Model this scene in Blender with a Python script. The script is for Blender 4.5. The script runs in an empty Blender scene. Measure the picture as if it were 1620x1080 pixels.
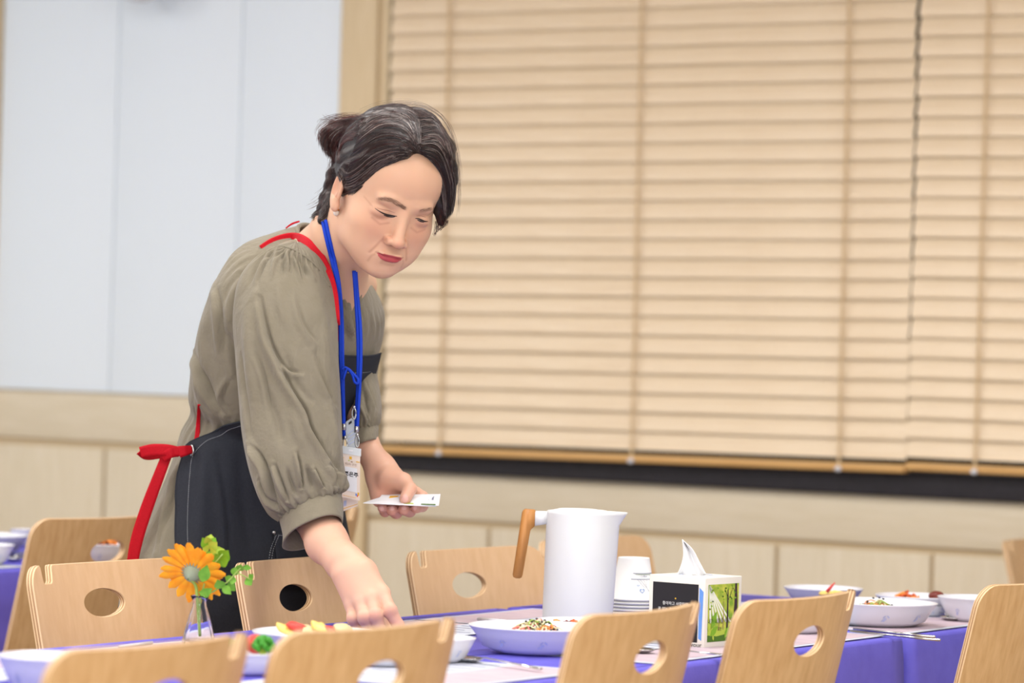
import bpy, bmesh, math, random
import numpy as np
from mathutils import Vector, Matrix, geometry

random.seed(7); RNG = np.random.default_rng(11)
SC = bpy.context.scene
COL = SC.collection

# ------------------------------------------------------------ camera
F_PX = 6000.0
CAM = np.array([0.0, 0.0, 1.17])
_a = math.radians(31.0)
_r0 = np.array([math.cos(_a), math.sin(_a), 0.0])      # level right
_d0 = np.array([-math.sin(_a), math.cos(_a), 0.0])     # level forward
_up = np.array([0, 0, 1.0])
_pit = 5.0 / 6000.0
_d = _d0 - _pit * _up; _d /= np.linalg.norm(_d)
_u0 = np.cross(_r0, _d)
RO = 0.029
_r = math.cos(RO) * _r0 + math.sin(RO) * _u0
_u = -math.sin(RO) * _r0 + math.cos(RO) * _u0
cd = bpy.data.cameras.new('camera'); cam = bpy.data.objects.new('camera', cd); COL.objects.link(cam)
cam.matrix_world = Matrix(((_r[0], _u[0], -_d[0], CAM[0]), (_r[1], _u[1], -_d[1], CAM[1]), (_r[2], _u[2], -_d[2], CAM[2]), (0, 0, 0, 1)))
cd.sensor_width = 36; cd.lens = 36 * F_PX / 1620; cd.clip_start = 0.05; cd.clip_end = 60
cd.dof.use_dof = True; cd.dof.focus_distance = 5.55; cd.dof.aperture_fstop = 4.2
SC.camera = cam
SC.view_settings.view_transform = 'Standard'; SC.view_settings.look = 'None'
SC.view_settings.exposure = 0.0; SC.view_settings.gamma = 1.0; SC.view_settings.use_curve_mapping = False

def P(px, py, Z):
    """world point seen at pixel (px,py) of the 1620x1080 photograph, Z metres away"""
    return CAM + Z * (_d + (px - 810) / F_PX * _r - (py - 540) / F_PX * _u)
def ray(px, py):
    return _d + (px - 810) / F_PX * _r - (py - 540) / F_PX * _u
def on_z(px, py, z):
    v = ray(px, py); return CAM + v * ((z - CAM[2]) / v[2])
def on_y(px, py, y):
    v = ray(px, py); return CAM + v * (y / v[1])
def pix(p):
    q = np.asarray(p, float) - CAM
    Z = q @ _d
    return np.stack([810 + F_PX * (q @ _r) / Z, 540 - F_PX * (q @ _u) / Z, Z], -1)

# ------------------------------------------------------------ world and room lamps
w = bpy.data.worlds.new('world'); SC.world = w; w.use_nodes = True
w.node_tree.nodes['Background'].inputs[0].default_value = (0.86, 0.93, 1.0, 1)
w.node_tree.nodes['Background'].inputs[1].default_value = 1.0
def area(name, loc, sx, sy, power, col=(1, 0.98, 0.955)):
    l = bpy.data.lights.new(name, 'AREA'); l.shape = 'RECTANGLE'; l.size = sx; l.size_y = sy
    l.energy = power; l.color = col
    o = bpy.data.objects.new(name, l); COL.objects.link(o); o.location = loc
    return o
LAMPS = []
for ix, x in enumerate((-6.3, -4.6, -2.9, -1.2, 0.5)):
    for iy, y in enumerate((0.6, 2.7, 4.8)):
        LAMPS.append((x, y))
        area('ceiling_lamp_light', (x, y, 2.68), 0.28, 1.2, 21)
# soft fill lamp added behind the camera to brighten wall and figure, no window there
wl = area('fill_front', (0.9, -2.6, 1.6), 4.5, 1.9, 150, (0.93, 0.97, 1.0))
wl.rotation_euler = (math.radians(90), 0, math.radians(14))

# ------------------------------------------------------------ helpers
def s2l(c):
    return tuple(((v / 12.92) if v <= 0.04045 else ((v + 0.055) / 1.055) ** 2.4) for v in c)
def rgb(r, g, b): return s2l((r / 255, g / 255, b / 255)) + (1,)

def mat(name, col, rough=0.6, spec=0.5, metal=0.0, col2=None, nscale=20, stretch=(1, 1, 1), bump=0.0, bscale=None, sheen=0, trans=0, ior=1.45, attr=None, sss=0, coat=0):
    m = bpy.data.materials.new(name); m.use_nodes = True
    nt = m.node_tree; b = nt.nodes['Principled BSDF']
    b.inputs['Base Color'].default_value = col
    b.inputs['Roughness'].default_value = rough
    b.inputs['Specular IOR Level'].default_value = spec
    b.inputs['Metallic'].default_value = metal
    b.inputs['IOR'].default_value = ior
    if sheen: b.inputs['Sheen Weight'].default_value = sheen
    if coat: b.inputs['Coat Weight'].default_value = coat; b.inputs['Coat Roughness'].default_value = 0.15
    if trans: b.inputs['Transmission Weight'].default_value = trans
    if sss:
        b.inputs['Subsurface Weight'].default_value = sss
        b.inputs['Subsurface Radius'].default_value = (0.012, 0.005, 0.003); b.inputs['Subsurface Scale'].default_value = 1.0
    tc = mp = None
    if col2 is not None or bump:
        tc = nt.nodes.new('ShaderNodeTexCoord'); mp = nt.nodes.new('ShaderNodeMapping')
        mp.inputs['Scale'].default_value = stretch
        nt.links.new(tc.outputs['Object'], mp.inputs[0])
    csock = None
    if attr:
        at = nt.nodes.new('ShaderNodeAttribute'); at.attribute_name = attr
        csock = at.outputs['Color']
        nt.links.new(csock, b.inputs['Base Color'])
    if col2 is not None:
        n = nt.nodes.new('ShaderNodeTexNoise'); n.inputs['Scale'].default_value = nscale; n.inputs['Detail'].default_value = 4
        nt.links.new(mp.outputs[0], n.inputs['Vector'])
        r = nt.nodes.new('ShaderNodeMapRange'); r.inputs[1].default_value = 0.32; r.inputs[2].default_value = 0.68
        nt.links.new(n.outputs['Fac'], r.inputs[0])
        mx = nt.nodes.new('ShaderNodeMix'); mx.data_type = 'RGBA'
        nt.links.new(r.outputs[0], mx.inputs[0]); mx.inputs[6].default_value = col; mx.inputs[7].default_value = col2
        nt.links.new(mx.outputs[2], b.inputs['Base Color'])
    if bump:
        n2 = nt.nodes.new('ShaderNodeTexNoise'); n2.inputs['Scale'].default_value = bscale or nscale; n2.inputs['Detail'].default_value = 5
        nt.links.new(mp.outputs[0], n2.inputs['Vector'])
        bp = nt.nodes.new('ShaderNodeBump'); bp.inputs['Strength'].default_value = bump; bp.inputs['Distance'].default_value = 0.004
        nt.links.new(n2.outputs['Fac'], bp.inputs['Height']); nt.links.new(bp.outputs[0], b.inputs['Normal'])
    return m

M = {}
M['white_panel'] = mat('white_panel', rgb(236, 245, 254), 0.55, 0.3)
M['wall_wood'] = mat('wall_wood', rgb(224, 211, 188), 0.5, 0.35, col2=rgb(217, 203, 177), nscale=9, stretch=(1, 1, 12))
M['wall_wood_v'] = mat('wall_wood_vertical', rgb(224, 211, 188), 0.5, 0.35, col2=rgb(217, 203, 177), nscale=9, stretch=(12, 1, 1))
M['groove'] = mat('groove_wood', rgb(205, 184, 150), 0.7, 0.2)
M['border'] = mat('border_wood', rgb(226, 204, 168), 0.45, 0.35, col2=rgb(218, 195, 156), nscale=8, stretch=(12, 1, 1))
M['dark_sill'] = mat('dark_sill', rgb(50, 47, 52), 0.55, 0.3, col2=rgb(44, 42, 46), nscale=60)
M['blind'] = mat('blind_wood', rgb(240, 219, 189), 0.34, 0.5, col2=rgb(231, 207, 174), nscale=6, stretch=(1, 1, 20))
M['blind_rail'] = mat('blind_rail', rgb(216, 172, 112), 0.4, 0.4, col2=rgb(205, 160, 100), nscale=6, stretch=(1, 1, 20))
M['cord'] = mat('blind_cord', rgb(210, 182, 142), 0.8)
M['ceiling'] = mat('ceiling_paint', rgb(238, 238, 236), 0.8, 0.2)
M['floor'] = mat('floor_vinyl', rgb(176, 158, 134), 0.35, 0.4, col2=rgb(166, 148, 124), nscale=5)
M['beech'] = mat('beech_veneer', rgb(222, 184, 140), 0.36, 0.45, col2=rgb(214, 174, 129), nscale=16, stretch=(5, 5, 0.5), bump=0.02, bscale=60)
M['beech2'] = mat('beech_veneer_back', rgb(214, 174, 126), 0.38, 0.45, col2=rgb(198, 155, 106), nscale=14, stretch=(7, 7, 0.7), bump=0.04, bscale=60)
M['ply_a'] = mat('ply_light', rgb(224, 192, 150), 0.45)
M['ply_b'] = mat('ply_dark', rgb(168, 126, 86), 0.5)
M['metal'] = mat('brushed_steel', rgb(190, 190, 190), 0.3, metal=1)
M['steel'] = mat('cutlery_steel', rgb(205, 205, 205), 0.16, metal=1)
M['cloth'] = mat('tablecloth_blue', rgb(104, 98, 205), 0.62, 0.3, col2=rgb(98, 92, 198), nscale=30, bump=0.08, bscale=300)
M['paper'] = mat('paper_white', rgb(196, 200, 212), 0.7, 0.2)
M['mat_print'] = mat('placemat_print', rgb(204, 184, 190), 0.6, 0.3, col2=rgb(186, 168, 182), nscale=18, stretch=(1, 3, 1))
M['porcelain'] = mat('melamine_white', rgb(222, 222, 230), 0.22, 0.5)
M['flower_blue'] = mat('decal_blue', rgb(178, 186, 222), 0.3)
M['jug'] = mat('jug_white', rgb(228, 229, 230), 0.4, 0.4)
M['jug_wood'] = mat('jug_wood', rgb(196, 138, 78), 0.42, 0.4, col2=rgb(174, 116, 60), nscale=22, stretch=(8, 8, 0.8))
M['laminate'] = mat('table_laminate', rgb(224, 214, 196), 0.4)

def link(o, parent=None):
    COL.objects.link(o)
    if parent is not None: o.parent = parent
    return o
def tag(o, label=None, cat=None, group=None, kind=None):
    if label: o['label'] = label
    if cat: o['category'] = cat
    if group: o['group'] = group
    if kind: o['kind'] = kind
    return o
def empty(name, loc, rz=0.0, label=None, cat=None, group=None):
    o = bpy.data.objects.new(name, None); COL.objects.link(o); o.empty_display_size = 0.05
    o.location = loc; o.rotation_euler = (0, 0, rz)
    tag(o, label, cat, group); o['_o'] = 0
    del o['_o']
    return o

class MB:
    def __init__(s): s.v = []; s.f = []; s.mi = []; s.sm = []
    def add(s, vs, fs, mi=0, smooth=True):
        n = len(s.v); s.v.extend([tuple(map(float, v)) for v in vs])
        for f in fs: s.f.append(tuple(n + i for i in f)); s.mi.append(mi); s.sm.append(smooth)
        return s
    def box(s, lo, hi, mi=0, bev=0.0):
        x0, y0, z0 = lo; x1, y1, z1 = hi
        if bev <= 0:
            vs = [(x, y, z) for z in (z0, z1) for y in (y0, y1) for x in (x0, x1)]
            return s.add(vs, [(0, 2, 3, 1), (4, 5, 7, 6), (0, 1, 5, 4), (2, 6, 7, 3), (0, 4, 6, 2), (1, 3, 7, 5)], mi, False)
        bm = bmesh.new(); bmesh.ops.create_cube(bm, size=1)
        for v in bm.verts: v.co = Vector((x0 + (v.co.x + .5) * (x1 - x0), y0 + (v.co.y + .5) * (y1 - y0), z0 + (v.co.z + .5) * (z1 - z0)))
        bmesh.ops.bevel(bm, geom=bm.edges[:], offset=bev, segments=2, profile=0.5, affect='EDGES')
        bm.verts.ensure_lookup_table()
        s.add([v.co[:] for v in bm.verts], [[v.index for v in f.verts] for f in bm.faces], mi, True); bm.free(); return s
    def lathe(s, prof, n=32, c=(0, 0, 0), mi=0, sx=1.0, sy=1.0, closed=False):
        vs = []; fs = []
        for r, z in prof:
            for k in range(n):
                a = 2 * math.pi * k / n; vs.append((c[0] + r * math.cos(a) * sx, c[1] + r * math.sin(a) * sy, c[2] + z))
        m = len(prof)
        for i in range(m - 1 if not closed else m):
            j = (i + 1) % m
            for k in range(n):
                l = (k + 1) % n; fs.append((i * n + k, i * n + l, j * n + l, j * n + k))
        return s.add(vs, fs, mi)
    def tube(s, pts, rad, n=8, mi=0, cap=True, flat=1.0, ref=None):
        """round tube along points, rad scalar or list; flat squeezes it along the second axis"""
        pts = [np.asarray(p, float) for p in pts]; m = len(pts)
        rad = [rad] * m if np.isscalar(rad) else list(rad)
        vs = []; fs = []; prev = None
        for i in range(m):
            t = pts[min(i + 1, m - 1)] - pts[max(i - 1, 0)]; t /= (np.linalg.norm(t) + 1e-12)
            if prev is None:
                a = np.array(ref, float) if ref is not None else (np.array([0, 0, 1.]) if abs(t[2]) < .9 else np.array([1., 0, 0]))
            else: a = prev
            a = a - t * (a @ t); a /= (np.linalg.norm(a) + 1e-12); prev = a; b = np.cross(t, a)
            for k in range(n):
                th = 2 * math.pi * k / n; vs.append(pts[i] + rad[i] * (a * math.cos(th) + b * math.sin(th) * flat))
        for i in range(m - 1):
            for k in range(n):
                l = (k + 1) % n; fs.append((i * n + k, i * n + l, (i + 1) * n + l, (i + 1) * n + k))
        if cap: fs.append(tuple(range(n))[::-1]); fs.append(tuple((m - 1) * n + k for k in range(n)))
        return s.add(vs, fs, mi)
    def sphere(s, c, r, mi=0, nu=16, nv=10, R=None):
        r = (r, r, r) if np.isscalar(r) else r; vs = []; fs = []
        for j in range(nv + 1):
            ph = math.pi * j / nv
            for k in range(nu):
                th = 2 * math.pi * k / nu
                p = np.array([r[0] * math.sin(ph) * math.cos(th), r[1] * math.sin(ph) * math.sin(th), r[2] * math.cos(ph)])
                if R is not None: p = R @ p
                vs.append(np.asarray(c) + p)
        for j in range(nv):
            for k in range(nu):
                l = (k + 1) % nu; fs.append((j * nu + k, (j + 1) * nu + k, (j + 1) * nu + l, j * nu + l))
        return s.add(vs, fs, mi)
    def loft(s, rings, mi=0, cap=False, closed_ring=True):
        n = len(rings[0]); vs = [p for r in rings for p in r]; fs = []
        for i in range(len(rings) - 1):
            for k in range(n if closed_ring else n - 1):
                l = (k + 1) % n; fs.append((i * n + k, i * n + l, (i + 1) * n + l, (i + 1) * n + k))
        if cap: fs.append(tuple(range(n))[::-1]); fs.append(tuple((len(rings) - 1) * n + k for k in range(n)))
        return s.add(vs, fs, mi)
    def mesh(s, name, mats):
        me = bpy.data.meshes.new(name); me.from_pydata(s.v, [], s.f)
        for m in (mats if isinstance(mats, (list, tuple)) else [mats]): me.materials.append(M[m] if isinstance(m, str) else m)
        me.polygons.foreach_set('material_index', s.mi); me.polygons.foreach_set('use_smooth', s.sm)
        me.update(); return me
    def obj(s, name, mats, parent=None, loc=None, fix=True):
        if parent is not None and loc is None: pass
        me = s.mesh(name, mats)
        if fix:
            bm = bmesh.new(); bm.from_mesh(me); bmesh.ops.recalc_face_normals(bm, faces=bm.faces); bm.to_mesh(me); bm.free()
        o = bpy.data.objects.new(name, me); link(o, parent)
        if loc is not None: o.location = loc
        return o
def shift(mb, off):
    mb.v = [(a - off[0], b - off[1], c - off[2]) for a, b, c in mb.v]; return mb
def copy_tree(o, loc=None, rz=None, label=None, group=None):
    c = o.copy(); COL.objects.link(c)
    if loc is not None: c.location = loc
    if rz is not None: c.rotation_euler = (0, 0, rz)
    if label: c['label'] = label
    if group: c['group'] = group
    for ch in [x for x in bpy.data.objects if x.parent == o]:
        d = copy_tree(ch); d.parent = c
    return c
def catmull(pts, n):
    pts = np.asarray(pts, float); m = len(pts)
    t = np.linspace(0, m - 1, n); i = np.clip(t.astype(int), 0, m - 2); u = (t - i)[:, None] if pts.ndim > 1 else t - i
    p0 = pts[np.clip(i - 1, 0, m - 1)]; p1 = pts[i]; p2 = pts[i + 1]; p3 = pts[np.clip(i + 2, 0, m - 1)]
    return 0.5 * (2 * p1 + (p2 - p0) * u + (2 * p0 - 5 * p1 + 4 * p2 - p3) * u ** 2 + (3 * p1 - p0 - 3 * p2 + p3) * u ** 3)
# ------------------------------------------------------------ the room
WY = 7.5
X0, X1, Y0, H = -7.6, 3.0, -3.0, 2.75
def struct(mb, name, mats, parent=None):
    o = mb.obj(name, mats, parent)
    if parent is None: o['kind'] = 'structure'
    return o
struct(MB().box((X0 - .1, Y0 - .1, -0.1), (X1 + .1, WY + .3, 0)), 'floor', 'floor')
struct(MB().box((X0 - .1, Y0 - .1, H), (X1 + .1, WY + .3, H + .1)), 'ceiling', 'ceiling')
struct(MB().box((X0 - .1, Y0, 0), (X0, WY, H)), 'wall_left', 'white_panel')
struct(MB().box((X1, Y0, 0), (X1 + .1, WY, H)), 'wall_right', 'white_panel')
struct(MB().box((X0, Y0 - .1, 0), (X1, Y0, H)), 'wall_front', 'white_panel')

def wx(px, py=535, y=WY): return on_y(px, py, y)[0]
def wz(px, py, y=WY): return on_y(px, py, y)[2]
xwl = wx(531); xwb = wx(588); xop = wx(588)      # border of the window
z_pan = (wz(0, 616) + wz(300, 629)) / 2          # bottom of white panels
z_gl = (wz(0, 689) + wz(240, 704)) / 2           # upper edge of left groove
z_sb = (wz(620, 738) + wz(1600, 790)) / 2        # underside of dark sill
z_sb -= .007; z_st = z_sb + 0.055
z_gr = (wz(650, 812) + wz(1400, 867)) / 2        # right groove
wall = struct(MB().box((X0, WY + .012, 0), (xop, WY + .25, H)).box((xop, WY + .012, 0), (X1, WY + .25, z_st - .004)).box((xop, WY + .012, 2.35), (X1, WY + .25, H)), 'wall_back', 'groove')
def panel(x0, x1, z0, z1, m, name, y0=0.0, d=.014, bev=.0025):
    return MB().box((x0, WY + y0, z0), (x1, WY + y0 + d, z1), bev=bev).obj(name, m, wall)
xl = wx(-11)
seams = [xl + .004, wx(175), wx(370), xwl - .004]
for a, b in zip(seams[:-1], seams[1:]): panel(a + .0015, b - .0015, z_pan + .004, H, 'white_panel', 'white_panel', bev=.001)
for a, b in ((X0, (X0 + xl) / 2), ((X0 + xl) / 2, xl - .07)): panel(a + .002, b - .002, z_pan + .004, H, 'white_panel', 'white_panel', bev=.001)
panel(xl - .07, xl, 0.0, H, 'border', 'vertical_border', y0=-.016, d=.03)
panel(xwl, xwb, 0.0, H, 'border', 'vertical_border', y0=-.016, d=.03)
panel(xl, xwl, z_gl, z_pan, 'wall_wood', 'horizontal_board', bev=.003)
panel(X0, xl - .07, z_gl, z_pan, 'wall_wood', 'horizontal_board')
# lower boards left of the window
js = [xl, wx(165, 720), wx(165, 720) + .36, wx(165, 720) + .70, xwl]
for a, b in zip(js[:-1], js[1:]): panel(a + .005, b - .005, 0.1, z_gl - .017, 'wall_wood_v', 'lower_panel')
lw = (xl - .07 - X0) / 5
for k in range(5): panel(X0 + lw * k + .005, X0 + lw * (k + 1) - .005, 0.1, z_gl - .017, 'wall_wood_v', 'lower_panel')
# below the window
panel(xwb, X1, z_gr, z_sb, 'wall_wood', 'horizontal_board')
xs = [wx(772, 880), wx(997, 880), wx(1228, 880), wx(1474, 880)]
stp = (xs[3] - xs[0]) / 3
full = [xwb] + [xs[0] - 0 * stp] + xs[1:] + [xs[3] + stp * k for k in range(1, 14)]
for a, b in zip(full[:-1], full[1:]): panel(a + .005, b - .005, 0.1, z_gr - .015, 'wall_wood_v', 'lower_panel')
bb = struct(MB().box((X0, WY - .012, 0), (X1, WY + .014, 0.1), bev=.003), 'baseboard_back', 'border')
# window: reveal, sill, frame and pane
xw0 = xop; xw1 = xop + 3.7
win = struct(MB().box((xw0 + .022, WY - .022, z_sb), (X1, WY + .20, z_st), bev=.004), 'window_1', 'dark_sill')
jm = MB().box((xw0, WY - .004, z_st), (xw0 + .028, WY + .2, 2.35), bev=.002); jm.obj('jamb', 'border', win)
MB().box((xw0 + .03, WY + .10, z_st + .001), (xw0 + .075, WY + .15, 2.35), bev=.002).obj('window_frame', 'dark_sill', win)
MB().box((xw0 + .075, WY + .10, z_st + .001), (X1, WY + .15, z_st + .05), bev=.002).obj('window_frame', 'dark_sill', win)
for k in range(1, 5): MB().box((xw0 + 1.3 * k, WY + .10, z_st + .051), (xw0 + 1.3 * k + .05, WY + .15, 2.35), bev=.002).obj('window_frame', 'dark_sill', win)
M['glass'] = mat('window_glass', (0.9, 0.95, 0.98, 1), 0.02, trans=1.0)
MB().box((xw0 + .05, WY + .12, z_st + .03), (X1, WY + .126, 2.35)).obj('pane', 'glass', win)
MB().box((xw0, WY - .004, 2.30), (X1, WY + .2, 2.352), bev=.002).obj('head_board', 'border', win)
# outside of the glass: a pale facade across the yard
struct(MB().box((X0, WY + 2.6, 0), (X1 + 2, WY + 2.7, 4)), 'wall_outside', 'white_panel')

# ------------------------------------------------------------ blinds
BY = WY - 0.045
def slat_mesh(x0, x1, rnd):
    mb = MB(); n = 5; W = .050; a = math.radians(72)
    pr = []
    for i in range(n):
        t = (i / (n - 1) - .5); bow = .0022 * (1 - (2 * t) ** 2)
        # lower edge leans into the room
        y = t * W * math.cos(a) * 1.0; z = t * W * math.sin(a)
        pr.append((y - bow * math.sin(a), z + bow * math.cos(a)))
    vs = []
    for th in (0, .0026):
        for x in (x0, x1):
            for (y, z) in pr: vs.append((x, y + th, z))
    fs = []
    for i in range(n - 1):
        fs += [(i, i + n, i + n + 1, i + 1), (2 * n + i, 2 * n + i + 1, 3 * n + i + 1, 3 * n + i)]
    for o in (0, n): fs += [tuple(o + i for i in range(n)) + tuple(2 * n + o + i for i in range(n - 1, -1, -1))]
    fs += [(0, 2 * n, 3 * n, n), (n - 1, 2 * n - 1, 4 * n - 1, 3 * n - 1)]
    mb.add(vs, fs, 0, False); return mb
def make_blind(x0, x1, zb, tilt, cords, label, pitch):
    t = empty('window_blind', ((x0 + x1) / 2, BY, zb), 0, label, 'blind')
    t.rotation_euler = (0, tilt, 0)
    L = (x1 - x0) / 2
    mb = slat_mesh(-L, L, 0); me = None; n = int((2.24 - zb) / pitch)
    for k in range(n):
        if me is None: o = mb.obj('slat', 'blind', t); me = o.data
        else: o = bpy.data.objects.new('slat', me); link(o, t)
        dz = (.004 * math.sin(k * 2.1) + .002 * math.sin(k * 5.3)) * .5
        o.location = (random.uniform(-.001, .001), random.uniform(-.001, .001), .046 + k * pitch)
        o.rotation_euler = (random.uniform(-.03, .03), random.uniform(-.0008, .0008), 0)
    MB().box((-L, -.016, -.006), (L, .016, .012), bev=.004).obj('bottom_rail', 'blind_rail', t)
    MB().box((-L, -.03, 2.24 - zb), (L, .03, 2.30 - zb), bev=.003).obj('head_rail', 'blind_rail', t)
    for c in cords:
        c = c - (x0 + x1) / 2
        m2 = MB()
        m2.box((c - .0035, -.0165, .0), (c + .0035, -.0155, 2.25 - zb)); m2.obj('ladder_tape', 'cord', t)
        MB().sphere((c, -.02, -.002), (.008, .004, .006)).obj('cord_plug', 'porcelain', t)
    return t
xb0, xb1 = on_y(612, 535, BY)[0], on_y(1441, 535, BY)[0]
zl, zr = wz(610, 716, BY), wz(1437, 748, BY)
b1 = make_blind(xb0, xb1, (zl + zr) / 2 + .006, -math.atan2(zr - zl, xb1 - xb0), [on_y(p, 535, BY)[0] for p in (706, 1010, 1338)],
    'wide light wooden slatted blind filling most of the window, closed', .0432)
x2 = on_y(1441.8, 535, BY)[0]
b2 = make_blind(x2, x2 + 1.35, wz(1445, 744, BY) + .006, 0, [on_y(p, 535, BY)[0] for p in (1553,)] + [x2 + .75, x2 + 1.2],
    'narrow-looking wooden slatted blind cut off by the right edge of the photo', .0432)
# round white wall fan whose rim just enters the frame at the top left
fp = on_y(222, -42, WY - .12)
fan = empty('wall_fitting', (fp[0], WY, fp[2]), 0, 'rounded white fitting on the white wall at the very top left', 'wall fitting')
MB().sphere((0, -.12, 0), (.078, .06, .068), nu=24, nv=14).obj('body', 'porcelain', fan)
MB().tube([(0, -.07, 0), (0, 0, 0)], .02, n=12).obj('bracket', 'porcelain', fan)

# ceiling lamps (out of frame, they are what lights the hall)
lm = bpy.data.materials.new('lamp_panel'); lm.use_nodes = True
e = lm.node_tree.nodes['Principled BSDF']; e.inputs['Emission Color'].default_value = (1, .97, .92, 1); e.inputs['Emission Strength'].default_value = 3.0
M['lamp'] = lm
proto = None
for (x, y) in LAMPS:
    if proto is None:
        proto = empty('ceiling_light', (x, y, H), 0, 'long white light panel on the hall ceiling', 'ceiling light', 'ceiling light panels')
        MB().box((-.16, -.62, -.03), (.16, .62, 0), bev=.004).obj('frame', 'porcelain', proto)
        MB().box((-.14, -.6, -.034), (.14, .6, -.03)).obj('diffuser', 'lamp', proto)
    else: copy_tree(proto, (x, y, H))
# ------------------------------------------------------------ chairs
def rrect(hw, h0, h1, r, n=6):
    pts = []
    for cx, cz, a0 in ((hw - r, h0 + r, -90), (hw - r, h1 - r, 0), (-hw + r, h1 - r, 90), (-hw + r, h0 + r, 180)):
        for k in range(n + 1):
            a = math.radians(a0 + 90 * k / n); pts.append((cx + r * math.cos(a), cz + r * math.sin(a)))
    return pts
def inside(p, poly):
    x, y = p; c = False; j = len(poly) - 1
    for i in range(len(poly)):
        xi, yi = poly[i]; xj, yj = poly[j]
        if (yi > y) != (yj > y) and x < (xj - xi) * (y - yi) / (yj - yi) + xi: c = not c
        j = i
    return c
TH = .0105; REC = math.radians(13); RB = .62; BH = .43; HW = .189
def bend(a, t, d):
    """a across, t up the back, d through the ply (0 = sitter's face)"""
    R = RB - d * -1
    x = (RB + d) * math.sin(a / RB); y = RB - (RB + d) * math.cos(a / RB)     # y toward the sitter at the edges
    # recline about the bottom edge
    yy = y; z = t
    Y = yy * math.cos(REC) - z * math.sin(REC); Z = yy * math.sin(REC) * .35 + z * math.cos(REC)
    return (x, Y, Z)
def make_backrest():
    out = rrect(HW, 0, BH, .034)
    # bag notch near one top corner (sitter's right = +x here)
    nx0, nx1, nd = .124, .154, .027
    poly = []
    for p in out:
        poly.append(p)
    top = [i for i, p in enumerate(poly) if abs(p[1] - BH) < 1e-6]
    i0 = top[0]
    notch = [(nx1 + .004, BH), (nx1 + .001, BH - .003), (nx1 - .002, BH - nd + .004), (nx1 - .005, BH - nd), (nx0 + .003, BH - nd), (nx0 - .001, BH - nd + .004), (nx0 - .004, BH - .003), (nx0 - .007, BH)]
    poly = poly[:i0 + 1] + notch + poly[i0 + 1:]
    # split long edges so that they bend
    fine = []
    for i in range(len(poly)):
        a = np.array(poly[i]); b = np.array(poly[(i + 1) % len(poly)]); n = max(1, int(np.linalg.norm(b - a) / .02))
        for k in range(n): fine.append(tuple(a + (b - a) * k / n))
    poly = fine
    hole = [(.0475 * math.cos(2 * math.pi * k / 40), BH - .060 + .0215 * math.sin(2 * math.pi * k / 40)) for k in range(40)]
    pts = list(poly) + list(hole); n1, n2 = len(poly), len(hole)
    for i in range(1, 17):
        for j in range(1, 17):
            p = (-HW + 2 * HW * i / 17, BH * j / 17)
            if inside(p, poly) and not inside(p, [(x * 1.12, (z - BH + .06) * 1.2 + BH - .06) for x, z in hole]) and min(math.dist(p, q) for q in pts[:n1 + n2]) > .008: pts.append(p)
    edges = [(i, (i + 1) % n1) for i in range(n1)] + [(n1 + i, n1 + (i + 1) % n2) for i in range(n2)]
    vo, eo, fo, *_ = geometry.delaunay_2d_cdt([Vector(p) for p in pts], edges, [], 0, 1e-6)
    tri = []
    for f in fo:
        c = sum((vo[i] for i in f), Vector((0, 0))) / 3
        if inside(c, poly) and not inside(c, hole): tri.append(tuple(f))
    mb = MB(); nv = len(vo)
    b = .0015
    def inset(i):   # nothing: faces share the outline
        return vo[i]
    mb.add([bend(v[0], v[1], 0) for v in vo], tri, 0)
    mb.add([bend(v[0], v[1], TH) for v in vo], [t[::-1] for t in tri], 1)
    L = 5
    for loop, cw in ((poly, 1), (hole, -1)):
        n = len(loop)
        for l in range(L):
            d0, d1 = TH * l / L, TH * (l + 1) / L
            bulge = lambda d: .0010 * (1 - (2 * d / TH - 1) ** 2)
            vs = []
            for d in (d0, d1):
                for i in range(n):
                    p = np.array(loop[i]); q = np.array(loop[(i + 1) % n]); o = np.array(loop[i - 1]); t = q - o; t /= np.linalg.norm(t) + 1e-9
                    nn = np.array([t[1], -t[0]]) * cw
                    e = p + nn * (bulge(d) - 0.0)
                    vs.append(bend(e[0], e[1], d))
            mb.add(vs, [(i, (i + 1) % n, n + (i + 1) % n, n + i) for i in range(n)], 2 + (l % 2), True)
    return mb
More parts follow.
